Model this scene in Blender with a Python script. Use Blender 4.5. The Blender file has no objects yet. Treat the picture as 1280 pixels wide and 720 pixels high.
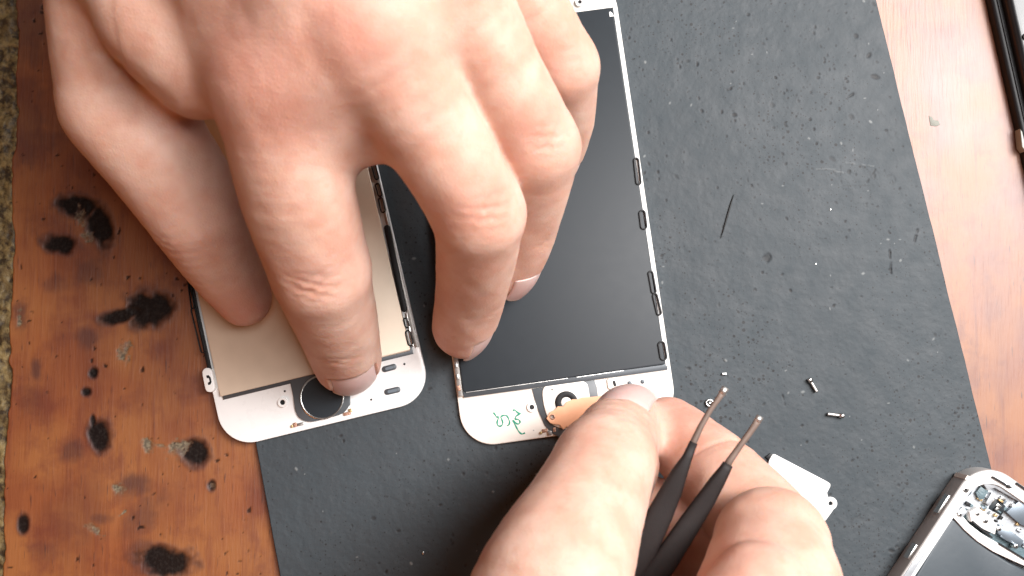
import bpy, bmesh, math, random
import numpy as np
from mathutils import Vector, Matrix

# ------------------------------------------------------------------ camera, world, lamps, exposure
S = 0.001                                   # everything below is written in millimetres
FPX, CAM_H, TILT = 1230.0, 270.0, math.radians(4.0)
scene = bpy.context.scene
col = scene.collection
cam_d = bpy.data.cameras.new('camera')
cam = bpy.data.objects.new('camera', cam_d)
col.objects.link(cam)
cam.location = (0, 0, CAM_H * S)
cam.rotation_euler = (TILT, 0, 0)
cam_d.sensor_width = 36.0
cam_d.lens = 36.0 * FPX / 1280.0
cam_d.clip_start = 0.005
cam_d.clip_end = 20
cam_d.dof.use_dof = True
cam_d.dof.focus_distance = 0.262
cam_d.dof.aperture_fstop = 19
scene.camera = cam

world = bpy.data.worlds.new('World')
scene.world = world
world.use_nodes = True
world.node_tree.nodes['Background'].inputs[0].default_value = (1.0, 0.56, 0.34, 1)
world.node_tree.nodes['Background'].inputs[1].default_value = 0.055


def area(name, loc, target, size, power, color):
    d = bpy.data.lights.new(name, 'AREA')
    d.shape = 'RECTANGLE'
    d.size, d.size_y = size
    d.energy = power
    d.color = color
    o = bpy.data.objects.new(name, d)
    o.location = loc
    o.rotation_euler = (Vector(target) - Vector(loc)).to_track_quat('-Z', 'Y').to_euler()
    col.objects.link(o)
    return o


area('window_light', (0.43, 0.28, 0.55), (0.0, 0.02, 0), (0.33, 0.42), 8.4, (1.0, 0.985, 0.98))
area('ceiling_lamp', (0.345, 0.14, 0.71), (0.05, 0.02, 0), (0.18, 0.60), 6.8, (1.0, 0.97, 0.96))
area('warm_fill', (-0.62, -0.62, 0.62), (-0.08, -0.03, 0), (0.4, 0.4), 1.9, (1.0, 0.32, 0.08))  # added fill with no real source, tints the shaded left sides orange

scene.render.engine = 'CYCLES'
scene.view_settings.view_transform = 'Standard'
scene.view_settings.look = 'None'
scene.view_settings.exposure = 0.07
scene.view_settings.gamma = 1
scene.view_settings.use_curve_mapping = False
scene.cycles.max_bounces = 8

rnd = random.Random(7)
rng = np.random.default_rng(11)

# ------------------------------------------------------------------ helpers
_ct, _st = math.cos(TILT), math.sin(TILT)


def at(px, py, h=0.0):
    """Point (mm) at height h above the table that stands behind photo pixel (px, py)."""
    x, y, z = (px - 640) / FPX, -(py - 360) / FPX, -1.0
    d = Vector((x, y * _ct - z * _st, y * _st + z * _ct))
    t = (h - CAM_H) / d.z
    return Vector((d.x * t, d.y * t, h))


def link(name, me, mat=None, parent=None):
    o = bpy.data.objects.new(name, me)
    col.objects.link(o)
    if mat is not None:
        me.materials.append(mat)
    if parent is not None:
        o.parent = parent
    return o


def tag(o, label=None, cat=None, group=None, kind=None):
    if label: o['label'] = label
    if cat: o['category'] = cat
    if group: o['group'] = group
    if kind: o['kind'] = kind
    return o


def empty(name, loc, rz=0.0):
    o = bpy.data.objects.new(name, None)
    o.empty_display_size = 0.01
    o.location = Vector(loc) * S
    o.rotation_euler = (0, 0, rz)
    col.objects.link(o)
    return o


def mesh_np(name, V, quads, smooth=True):
    me = bpy.data.meshes.new(name)
    V = np.asarray(V, dtype=np.float32) * S
    Q = np.asarray(quads, dtype=np.int32)
    n = Q.shape[1]
    me.vertices.add(len(V))
    me.vertices.foreach_set('co', V.ravel())
    me.loops.add(Q.size)
    me.loops.foreach_set('vertex_index', Q.ravel())
    me.polygons.add(len(Q))
    me.polygons.foreach_set('loop_start', np.arange(0, Q.size, n, dtype=np.int32))
    me.polygons.foreach_set('loop_total', np.full(len(Q), n, dtype=np.int32))
    me.polygons.foreach_set('use_smooth', np.full(len(Q), smooth, dtype=bool))
    me.update(calc_edges=True)
    return me


def attr(me, name, vals):
    a = me.attributes.new(name, 'FLOAT', 'POINT')
    a.data.foreach_set('value', np.asarray(vals, dtype=np.float32).ravel())


def prism(name, pts, z0, z1, mat, parent=None, bev=0.0, seg=2, holes=()):
    """Extruded outline (mm, local), rounded edges, optional holes."""
    bm = bmesh.new()
    if holes:
        edges = []
        for loop in [pts] + list(holes):
            vs = [bm.verts.new((p[0], p[1], z1)) for p in loop]
            edges += [bm.edges.new((vs[i], vs[(i + 1) % len(vs)])) for i in range(len(vs))]
        bmesh.ops.triangle_fill(bm, use_beauty=True, use_dissolve=False, edges=edges)
        faces = list(bm.faces)
    else:
        faces = [bm.faces.new([bm.verts.new((p[0], p[1], z1)) for p in pts])]
    bm.normal_update()
    for f in faces:
        if f.normal.z < 0:
            f.normal_flip()
    ext = bmesh.ops.extrude_face_region(bm, geom=faces)
    for g in ext['geom']:
        if isinstance(g, bmesh.types.BMVert):
            g.co.z = z0
    # extruded faces form the bottom
    bmesh.ops.recalc_face_normals(bm, faces=bm.faces)
    if bev > 0:
        es = [e for e in bm.edges if e.is_manifold and e.calc_face_angle(0) > 0.6 and
              abs(e.verts[0].co.z - z1) < 1e-6 and abs(e.verts[1].co.z - z1) < 1e-6]
        bmesh.ops.bevel(bm, geom=es, offset=bev, segments=seg, affect='EDGES', profile=0.5, clamp_overlap=True)
    for v in bm.verts:
        v.co *= S
    me = bpy.data.meshes.new(name)
    for f in bm.faces:
        f.smooth = True
    for e in bm.edges:
        if e.is_manifold and e.calc_face_angle(0) > 0.7:
            e.smooth = False
    bm.to_mesh(me)
    bm.free()
    return link(name, me, mat, parent)


def rrect(x0, y0, x1, y1, r, n=8):
    pts = []
    for cx, cy, a0 in ((x1 - r, y1 - r, 0), (x0 + r, y1 - r, 90), (x0 + r, y0 + r, 180), (x1 - r, y0 + r, 270)):
        for i in range(n + 1):
            a = math.radians(a0 + 90 * i / n)
            pts.append((cx + r * math.cos(a), cy + r * math.sin(a)))
    return pts


def disc(cx, cy, r, n=32):
    return [(cx + r * math.cos(2 * math.pi * i / n), cy + r * math.sin(2 * math.pi * i / n)) for i in range(n)]


def rounded(pts, n=4):
    """Closed outline through pts, smoothed."""
    P = [Vector(p) for p in pts]
    m = len(P)
    out = []
    for i in range(m):
        p0, p1, p2, p3 = P[i - 1], P[i], P[(i + 1) % m], P[(i + 2) % m]
        for k in range(n):
            t = k / n
            q = 0.5 * ((2 * p1) + (p2 - p0) * t + (2 * p0 - 5 * p1 + 4 * p2 - p3) * t * t + (3 * p1 - p0 - 3 * p2 + p3) * t ** 3)
            out.append((q.x, q.y))
    return out


def pill(a, b, r, n=8):
    a, b = Vector(a[:2]), Vector(b[:2])
    ang = math.atan2(b.y - a.y, b.x - a.x)
    pts = []
    for c, s in ((b, -math.pi / 2), (a, math.pi / 2)):
        for i in range(n + 1):
            t = ang + s + math.pi * i / n
            pts.append((c.x + r * math.cos(t), c.y + r * math.sin(t)))
    return pts


def tube(name, path, radii, mat, parent=None, n=10, flat=1.0, up=(0, 0, 1)):
    """Swept elliptical bar: radii = half widths across, flat = thickness / width (or a list of half thicknesses)."""
    P = [Vector(p) for p in path]
    V, Q = [], []
    for i, p in enumerate(P):
        t = (P[min(i + 1, len(P) - 1)] - P[max(i - 1, 0)]).normalized()
        side = t.cross(Vector(up)).normalized()
        u = side.cross(t).normalized()
        th = flat[i] if isinstance(flat, (list, tuple)) else radii[i] * flat
        for k in range(n):
            a = 2 * math.pi * k / n
            ca, sa = math.cos(a), math.sin(a)
            ca = math.copysign(abs(ca) ** 0.7, ca)
            sa = math.copysign(abs(sa) ** 0.7, sa)
            V.append(p + side * (radii[i] * ca) + u * (th * sa))
    for i in range(len(P) - 1):
        for k in range(n):
            Q.append((i * n + k, i * n + (k + 1) % n, (i + 1) * n + (k + 1) % n, (i + 1) * n + k))
    bm = bmesh.new()
    vs = [bm.verts.new(v * S) for v in V]
    for q in Q:
        bm.faces.new([vs[i] for i in q])
    bm.faces.new(list(reversed(vs[:n])))
    bm.faces.new(vs[-n:])
    bmesh.ops.recalc_face_normals(bm, faces=bm.faces)
    for f in bm.faces:
        f.smooth = len(f.verts) == 4
    me = bpy.data.meshes.new(name)
    bm.to_mesh(me)
    bm.free()
    return link(name, me, mat, parent)


def vnoise(X, Y, scale, seed, octaves=1, gain=0.5):
    """Smooth value noise on arrays (mm)."""
    out = np.zeros_like(X, dtype=np.float32)
    amp, tot = 1.0, 0.0
    for o in range(octaves):
        r = np.random.default_rng(seed + o * 17)
        T = r.random((256, 256)).astype(np.float32)
        fx, fy = X / scale + 77.3, Y / scale + 31.7
        ix, iy = np.floor(fx).astype(int), np.floor(fy).astype(int)
        tx, ty = fx - ix, fy - iy
        tx = tx * tx * (3 - 2 * tx)
        ty = ty * ty * (3 - 2 * ty)
        a, b = T[ix % 256, iy % 256], T[(ix + 1) % 256, iy % 256]
        c, d = T[ix % 256, (iy + 1) % 256], T[(ix + 1) % 256, (iy + 1) % 256]
        out += amp * ((a * (1 - tx) + b * tx) * (1 - ty) + (c * (1 - tx) + d * tx) * ty)
        tot += amp
        amp *= gain
        scale *= 0.5
    return out / tot


def sstep(a, b, x):
    t = np.clip((x - a) / (b - a), 0, 1)
    return t * t * (3 - 2 * t)


# ------------------------------------------------------------------ materials
def new_mat(name):
    m = bpy.data.materials.new(name)
    m.use_nodes = True
    nt = m.node_tree
    return m, nt, nt.nodes['Principled BSDF'], nt.nodes, nt.links


def plain(name, colr, rough=0.5, metal=0.0, spec=0.5, bump=0.0, scale=900.0, var=0.12, coat=0.0, rvar=0.03):
    m, nt, b, N, L = new_mat(name)
    b.inputs['Roughness'].default_value = rough
    b.inputs['Metallic'].default_value = metal
    b.inputs['Specular IOR Level'].default_value = spec
    b.inputs['Coat Weight'].default_value = coat
    b.inputs['Coat Roughness'].default_value = 0.08
    tc = N.new('ShaderNodeTexCoord')
    no = N.new('ShaderNodeTexNoise')
    no.inputs['Scale'].default_value = scale * 0.35
    no.inputs['Detail'].default_value = 5
    L.new(tc.outputs['Object'], no.inputs['Vector'])
    mx = N.new('ShaderNodeMix'); mx.data_type = 'RGBA'
    mx.inputs[6].default_value = (*[c * (1 - var) for c in colr], 1)
    mx.inputs[7].default_value = (*[min(1, c * (1 + var)) for c in colr], 1)
    L.new(no.outputs['Fac'], mx.inputs[0])
    L.new(mx.outputs[2], b.inputs['Base Color'])
    mr = N.new('ShaderNodeMapRange')
    mr.inputs['To Min'].default_value = max(0.03, rough - rvar)
    mr.inputs['To Max'].default_value = min(1, rough + rvar)
    L.new(no.outputs['Fac'], mr.inputs['Value'])
    L.new(mr.outputs['Result'], b.inputs['Roughness'])
    if bump > 0:
        n2 = N.new('ShaderNodeTexNoise')
        n2.inputs['Scale'].default_value = scale
        n2.inputs['Detail'].default_value = 3
        L.new(tc.outputs['Object'], n2.inputs['Vector'])
        bp = N.new('ShaderNodeBump')
        bp.inputs['Distance'].default_value = 0.0002
        bp.inputs['Strength'].default_value = bump
        L.new(n2.outputs['Fac'], bp.inputs['Height'])
        L.new(bp.outputs['Normal'], b.inputs['Normal'])
    return m


def attr_node(N, name):
    a = N.new('ShaderNodeAttribute')
    a.attribute_name = name
    return a


def mixc(N, L, fac, a, b, blend='MIX'):
    mx = N.new('ShaderNodeMix'); mx.data_type = 'RGBA'; mx.blend_type = blend
    for sock, v in ((0, fac), (6, a), (7, b)):
        if isinstance(v, (float, int)): mx.inputs[sock].default_value = v
        elif isinstance(v, tuple): mx.inputs[sock].default_value = (*v, 1)
        else: L.new(v, mx.inputs[sock])
    return mx.outputs[2]


def skin_mat():
    m, nt, b, N, L = new_mat('skin')
    tc = N.new('ShaderNodeTexCoord')
    n1 = N.new('ShaderNodeTexNoise'); n1.inputs['Scale'].default_value = 120; n1.inputs['Detail'].default_value = 7
    n2 = N.new('ShaderNodeTexNoise'); n2.inputs['Scale'].default_value = 420; n2.inputs['Detail'].default_value = 4
    for n in (n1, n2): L.new(tc.outputs['Object'], n.inputs['Vector'])
    nr = N.new('ShaderNodeMapRange'); nr.inputs['From Min'].default_value = .36; nr.inputs['From Max'].default_value = .64
    L.new(n1.outputs['Fac'], nr.inputs['Value'])
    c = mixc(N, L, nr.outputs['Result'], (0.63, 0.42, 0.335), (0.56, 0.325, 0.245))
    red = attr_node(N, 'red')
    c = mixc(N, L, red.outputs['Fac'], c, (0.60, 0.245, 0.185))
    r2 = N.new('ShaderNodeMapRange'); r2.inputs['From Min'].default_value = 0.56; r2.inputs['From Max'].default_value = 0.75
    r2.inputs['To Max'].default_value = 0.35
    L.new(n2.outputs['Fac'], r2.inputs['Value'])
    c = mixc(N, L, r2.outputs['Result'], c, (0.55, 0.27, 0.19))
    mole = attr_node(N, 'mole')
    c = mixc(N, L, mole.outputs['Fac'], c, (0.13, 0.05, 0.03))
    L.new(c, b.inputs['Base Color'])
    b.inputs['Roughness'].default_value = 0.55
    b.inputs['Specular IOR Level'].default_value = 0.28
    b.inputs['Subsurface Weight'].default_value = 0.55
    b.inputs['Subsurface Radius'].default_value = (1.0, 0.42, 0.22)
    b.inputs['Subsurface Scale'].default_value = 0.0022
    vo = N.new('ShaderNodeTexVoronoi'); vo.inputs['Scale'].default_value = 1300
    vo.feature = 'DISTANCE_TO_EDGE'
    L.new(tc.outputs['Object'], vo.inputs['Vector'])
    n3 = N.new('ShaderNodeTexNoise'); n3.inputs['Scale'].default_value = 900; n3.inputs['Detail'].default_value = 5
    L.new(tc.outputs['Object'], n3.inputs['Vector'])
    ad = N.new('ShaderNodeMath'); ad.operation = 'ADD'
    L.new(vo.outputs['Distance'], ad.inputs[0]); L.new(n3.outputs['Fac'], ad.inputs[1])
    bp = N.new('ShaderNodeBump'); bp.inputs['Distance'].default_value = 0.00026; bp.inputs['Strength'].default_value = 0.26
    L.new(ad.outputs[0], bp.inputs['Height'])
    L.new(bp.outputs['Normal'], b.inputs['Normal'])
    return m


def nail_mat():
    m, nt, b, N, L = new_mat('fingernail')
    t = attr_node(N, 'along')
    r = N.new('ShaderNodeMapRange'); r.inputs['From Min'].default_value = 0.86; r.inputs['From Max'].default_value = 0.93
    L.new(t.outputs['Fac'], r.inputs['Value'])
    c = mixc(N, L, r.outputs['Result'], (0.62, 0.425, 0.39), (0.68, 0.55, 0.49))
    r0 = N.new('ShaderNodeMapRange'); r0.inputs['From Min'].default_value = 0.25; r0.inputs['From Max'].default_value = 0.1
    L.new(t.outputs['Fac'], r0.inputs['Value'])
    c = mixc(N, L, r0.outputs['Result'], c, (0.66, 0.48, 0.44))
    L.new(c, b.inputs['Base Color'])
    b.inputs['Roughness'].default_value = 0.42
    b.inputs['Specular IOR Level'].default_value = 0.35
    b.inputs['Subsurface Weight'].default_value = 0.3
    b.inputs['Subsurface Radius'].default_value = (1, .45, .3)
    b.inputs['Subsurface Scale'].default_value = 0.001
    return m


def wood_mat():
    m, nt, b, N, L = new_mat('varnished_wood')
    tc = N.new('ShaderNodeTexCoord')
    mp = N.new('ShaderNodeMapping')
    mp.inputs['Rotation'].default_value = (0, 0, math.radians(-8))
    mp.inputs['Scale'].default_value = (1, 0.10, 1)
    L.new(tc.outputs['Object'], mp.inputs['Vector'])
    g1 = N.new('ShaderNodeTexNoise'); g1.inputs['Scale'].default_value = 520; g1.inputs['Detail'].default_value = 6; g1.inputs['Distortion'].default_value = 0.4
    g2 = N.new('ShaderNodeTexNoise'); g2.inputs['Scale'].default_value = 90; g2.inputs['Detail'].default_value = 4
    g3 = N.new('ShaderNodeTexNoise'); g3.inputs['Scale'].default_value = 45; g3.inputs['Detail'].default_value = 6
    g4 = N.new('ShaderNodeTexNoise'); g4.inputs['Scale'].default_value = 1500; g4.inputs['Detail'].default_value = 2
    L.new(mp.outputs['Vector'], g1.inputs['Vector']); L.new(mp.outputs['Vector'], g2.inputs['Vector'])
    L.new(tc.outputs['Object'], g3.inputs['Vector']); L.new(mp.outputs['Vector'], g4.inputs['Vector'])

    def rng_(v, a, b_, t=1.0):
        r = N.new('ShaderNodeMapRange'); r.inputs['From Min'].default_value = a; r.inputs['From Max'].default_value = b_
        r.inputs['To Max'].default_value = t
        L.new(v, r.inputs['Value']); return r.outputs['Result']
    c = mixc(N, L, rng_(g2.outputs['Fac'], .35, .65), (0.225, 0.062, 0.014), (0.145, 0.034, 0.009))
    c = mixc(N, L, rng_(g3.outputs['Fac'], .40, .60, .9), c, (0.25, 0.085, 0.019))
    g6 = N.new('ShaderNodeTexNoise'); g6.inputs['Scale'].default_value = 60; g6.inputs['Detail'].default_value = 7; g6.inputs['Roughness'].default_value = .62
    mp6 = N.new('ShaderNodeMapping'); mp6.inputs['Location'].default_value = (3.1, 1.7, 0); L.new(tc.outputs['Object'], mp6.inputs['Vector']); L.new(mp6.outputs['Vector'], g6.inputs['Vector'])
    c = mixc(N, L, rng_(g6.outputs['Fac'], .50, .66, .8), c, (0.115, 0.022, 0.008))
    c = mixc(N, L, rng_(g1.outputs['Fac'], .54, .72, .6), c, (0.13, 0.027, 0.008))
    c = mixc(N, L, rng_(g4.outputs['Fac'], .66, .74, .8), c, (0.07, 0.018, 0.008))
    stain_shade = attr_node(N, 'stain_shade')  # real stains, plus shade painted into the top left corner
    c = mixc(N, L, stain_shade.outputs['Fac'], c, (0.035, 0.008, 0.009))
    bare = attr_node(N, 'bare')
    n5 = N.new('ShaderNodeTexNoise'); n5.inputs['Scale'].default_value = 1400; n5.inputs['Detail'].default_value = 4
    L.new(tc.outputs['Object'], n5.inputs['Vector'])
    barec = mixc(N, L, rng_(n5.outputs['Fac'], .4, .62), (0.07, 0.052, 0.028), (0.17, 0.135, 0.08))
    c = mixc(N, L, bare.outputs['Fac'], c, barec)
    char = attr_node(N, 'char')
    charc = mixc(N, L, rng_(n5.outputs['Fac'], .45, .7), (0.005, 0.004, 0.004), (0.014, 0.012, 0.011))
    c = mixc(N, L, char.outputs['Fac'], c, charc)
    L.new(c, b.inputs['Base Color'])
    ro = N.new('ShaderNodeMapRange'); ro.inputs['To Min'].default_value = 0.42; ro.inputs['To Max'].default_value = 0.56
    L.new(g3.outputs['Fac'], ro.inputs['Value'])
    ro2 = N.new('ShaderNodeMath'); ro2.operation = 'MAXIMUM'
    bm_ = N.new('ShaderNodeMath'); bm_.operation = 'MULTIPLY'; bm_.inputs[1].default_value = 0.85
    L.new(bare.outputs['Fac'], bm_.inputs[0])
    L.new(ro.outputs['Result'], ro2.inputs[0]); L.new(bm_.outputs[0], ro2.inputs[1])
    L.new(ro2.outputs[0], b.inputs['Roughness'])
    sp = N.new('ShaderNodeMapRange'); sp.inputs['To Min'].default_value = 0.95; sp.inputs['To Max'].default_value = 0.12
    L.new(char.outputs['Fac'], sp.inputs['Value']); L.new(sp.outputs['Result'], b.inputs['Specular IOR Level'])
    bp = N.new('ShaderNodeBump'); bp.inputs['Distance'].default_value = 0.00012; bp.inputs['Strength'].default_value = 0.5
    ad = N.new('ShaderNodeMath'); ad.operation = 'ADD'
    L.new(g1.outputs['Fac'], ad.inputs[0]); L.new(g4.outputs['Fac'], ad.inputs[1])
    L.new(ad.outputs[0], bp.inputs['Height'])
    L.new(bp.outputs['Normal'], b.inputs['Normal'])
    return m


def mat_rubber():
    m, nt, b, N, L = new_mat('grey_rubber')
    tc = N.new('ShaderNodeTexCoord')
    n1 = N.new('ShaderNodeTexNoise'); n1.inputs['Scale'].default_value = 26; n1.inputs['Detail'].default_value = 6
    n2 = N.new('ShaderNodeTexNoise'); n2.inputs['Scale'].default_value = 750; n2.inputs['Detail'].default_value = 4
    n3 = N.new('ShaderNodeTexNoise'); n3.inputs['Scale'].default_value = 190; n3.inputs['Detail'].default_value = 5
    for n in (n1, n2, n3): L.new(tc.outputs['Object'], n.inputs['Vector'])
    c = mixc(N, L, n1.outputs['Fac'], (0.019, 0.024, 0.028), (0.047, 0.057, 0.065))
    c = mixc(N, L, n3.outputs['Fac'], c, (0.028, 0.040, 0.048))
    r = N.new('ShaderNodeMapRange'); r.inputs['From Min'].default_value = 0.62; r.inputs['From Max'].default_value = 0.8
    r.inputs['To Max'].default_value = 0.5
    L.new(n2.outputs['Fac'], r.inputs['Value'])
    c = mixc(N, L, r.outputs['Result'], c, (0.055, 0.06, 0.064))
    for sc_, th, sd in ((760, .20, 0.0), (1500, .17, 3.1)):
        mp = N.new('ShaderNodeMapping'); mp.inputs['Location'].default_value = (sd, sd * .7, 0)
        L.new(tc.outputs['Object'], mp.inputs['Vector'])
        vo = N.new('ShaderNodeTexVoronoi'); vo.voronoi_dimensions = '2D'; vo.inputs['Scale'].default_value = sc_
        L.new(mp.outputs['Vector'], vo.inputs['Vector'])
        sp = N.new('ShaderNodeSeparateColor'); L.new(vo.outputs['Color'], sp.inputs[0])
        pw = N.new('ShaderNodeMath'); pw.operation = 'POWER'; pw.inputs[1].default_value = 5.0
        L.new(sp.outputs[0], pw.inputs[0])
        ml0 = N.new('ShaderNodeMath'); ml0.operation = 'MULTIPLY'
        rg = N.new('ShaderNodeMapRange'); rg.inputs['From Min'].default_value = .38; rg.inputs['From Max'].default_value = .62; rg.inputs['To Min'].default_value = .15
        L.new(n1.outputs['Fac'], rg.inputs['Value'])
        L.new(pw.outputs[0], ml0.inputs[0]); L.new(rg.outputs['Result'], ml0.inputs[1])
        ml = N.new('ShaderNodeMath'); ml.operation = 'MULTIPLY'; ml.inputs[1].default_value = th * 1.9
        L.new(ml0.outputs[0], ml.inputs[0])
        sb = N.new('ShaderNodeMath'); sb.operation = 'SUBTRACT'
        L.new(ml.outputs[0], sb.inputs[0]); L.new(vo.outputs['Distance'], sb.inputs[1])
        mr = N.new('ShaderNodeMapRange'); mr.inputs['From Min'].default_value = -.03; mr.inputs['From Max'].default_value = .06
        mr.inputs['To Max'].default_value = .9
        L.new(sb.outputs[0], mr.inputs['Value'])
        c = mixc(N, L, mr.outputs['Result'], c, (0.006, 0.006, 0.007))
    pit = attr_node(N, 'pit')
    c = mixc(N, L, pit.outputs['Fac'], c, (0.007, 0.007, 0.008))
    pale = attr_node(N, 'pale')
    c = mixc(N, L, pale.outputs['Fac'], c, (0.16, 0.17, 0.17))
    L.new(c, b.inputs['Base Color'])
    ro = N.new('ShaderNodeMapRange'); ro.inputs['To Min'].default_value = 0.55; ro.inputs['To Max'].default_value = 0.72
    L.new(n3.outputs['Fac'], ro.inputs['Value'])
    L.new(ro.outputs['Result'], b.inputs['Roughness'])
    b.inputs['Specular IOR Level'].default_value = 0.5
    bp = N.new('ShaderNodeBump'); bp.inputs['Distance'].default_value = 0.00016; bp.inputs['Strength'].default_value = 0.6
    L.new(n2.outputs['Fac'], bp.inputs['Height'])
    L.new(bp.outputs['Normal'], b.inputs['Normal'])
    return m


def chip_mat():
    m, nt, b, N, L = new_mat('worn_chipboard')
    tc = N.new('ShaderNodeTexCoord')
    n1 = N.new('ShaderNodeTexNoise'); n1.inputs['Scale'].default_value = 500; n1.inputs['Detail'].default_value = 5
    n2 = N.new('ShaderNodeTexNoise'); n2.inputs['Scale'].default_value = 130; n2.inputs['Detail'].default_value = 3
    for n in (n1, n2): L.new(tc.outputs['Object'], n.inputs['Vector'])
    r = N.new('ShaderNodeMapRange'); r.inputs['From Min'].default_value = 0.38; r.inputs['From Max'].default_value = 0.66
    L.new(n1.outputs['Fac'], r.inputs['Value'])
    c = mixc(N, L, r.outputs['Result'], (0.03, 0.019, 0.008), (0.21, 0.15, 0.06))
    r2 = N.new('ShaderNodeMapRange'); r2.inputs['From Min'].default_value = 0.5; r2.inputs['From Max'].default_value = 0.7
    r2.inputs['To Max'].default_value = 0.7
    L.new(n2.outputs['Fac'], r2.inputs['Value'])
    c = mixc(N, L, r2.outputs['Result'], c, (0.05, 0.03, 0.012))
    L.new(c, b.inputs['Base Color'])
    b.inputs['Roughness'].default_value = 0.6
    bp = N.new('ShaderNodeBump'); bp.inputs['Distance'].default_value = 0.0006; bp.inputs['Strength'].default_value = 0.9
    L.new(n1.outputs['Fac'], bp.inputs['Height']); L.new(bp.outputs['Normal'], b.inputs['Normal'])
    return m


M = dict(
    skin=skin_mat(), nail=nail_mat(), wood=wood_mat(), rubber=mat_rubber(), chip=chip_mat(),
    white=plain('white_glass', (0.80, 0.80, 0.79), 0.28, var=0.03, coat=0.3),
    white_plastic=plain('white_plastic', (0.82, 0.81, 0.79), 0.42, var=0.04),
    warm_white=plain('warm_white_ink', (0.80, 0.76, 0.70), 0.36, var=0.05),
    backlight=plain('silver_diffuser', (0.70, 0.58, 0.455), 0.36, metal=0.25, var=0.05),
    screen_black=plain('dark_backing_film', (0.017, 0.022, 0.027), 0.45, spec=0.3, var=0.1),
    grey_film=plain('grey_film', (0.075, 0.086, 0.095), 0.40, var=0.1),
    slate=plain('slate_metal', (0.20, 0.24, 0.28), 0.36, metal=0.6, var=0.1),
    lip=plain('dark_lip', (0.075, 0.085, 0.095), 0.38, metal=0.3),
    latch=plain('pale_latch', (0.30, 0.31, 0.28), 0.35),
    steel=plain('bright_steel', (0.66, 0.65, 0.63), 0.28, metal=1.0, var=0.1),
    dull_steel=plain('dull_steel', (0.42, 0.40, 0.38), 0.42, metal=0.9, bump=0.2, scale=2500),
    frame_side=plain('side_metal', (0.43, 0.42, 0.41), 0.42, metal=0.2, bump=0.15, scale=3000),
    black=plain('black_plastic', (0.009, 0.009, 0.010), 0.45, spec=0.3, var=0.2),
    gloss=plain('black_gloss', (0.008, 0.008, 0.009), 0.3, spec=0.4, var=0.2, coat=0.15),
    battery=plain('battery_wrap', (0.042, 0.055, 0.066), 0.46, var=0.12, bump=0.25, scale=260),
    copper=plain('copper_contact', (0.42, 0.24, 0.17), 0.42, metal=0.5, var=0.35, bump=0.6, scale=3500),
    gold=plain('gold_contact', (0.60, 0.43, 0.22), 0.35, metal=0.7),
    board=plain('circuit_board', (0.10, 0.15, 0.17), 0.45, var=0.45, bump=0.8, scale=2200),
    shield=plain('board_shield', (0.50, 0.53, 0.56), 0.34, metal=0.4, var=0.12, bump=0.25, scale=1200),
    orange=plain('orange_flex', (0.93, 0.50, 0.30), 0.42, var=0.05),
    green=plain('green_ink', (0.005, 0.24, 0.15), 0.5, var=0.3, scale=3000),
    coat=plain('dark_coating', (0.012, 0.008, 0.0075), 0.62, spec=0.3, bump=0.2, scale=2600, var=0.3),
    tip=plain('worn_tip_metal', (0.15, 0.105, 0.085), 0.6, metal=0.3, var=0.35),
    fleck=plain('grey_paint', (0.20, 0.20, 0.17), 0.6, bump=0.6, scale=2500),
    grey_rubber_dark=plain('dark_fibre', (0.012, 0.013, 0.014), 0.6),
)

# ------------------------------------------------------------------ table (setting)
T_TOP = at(640, -260, 0).y
T_BOT = at(640, 1000, 0).y


def edge_x(y):                                # ragged left edge of the veneer
    base = at(13, 360, 0).x
    y = np.asarray(y, dtype=np.float32)
    z = np.zeros_like(y)
    e = base + 3.2 * (vnoise(y, z, 14.0, 5, 3) - 0.5) + 1.4 * (vnoise(y, z + 9, 3.0, 6, 3) - 0.5)
    return e + 0.035 * (y + 5) * 0.6 * -0.4


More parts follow.
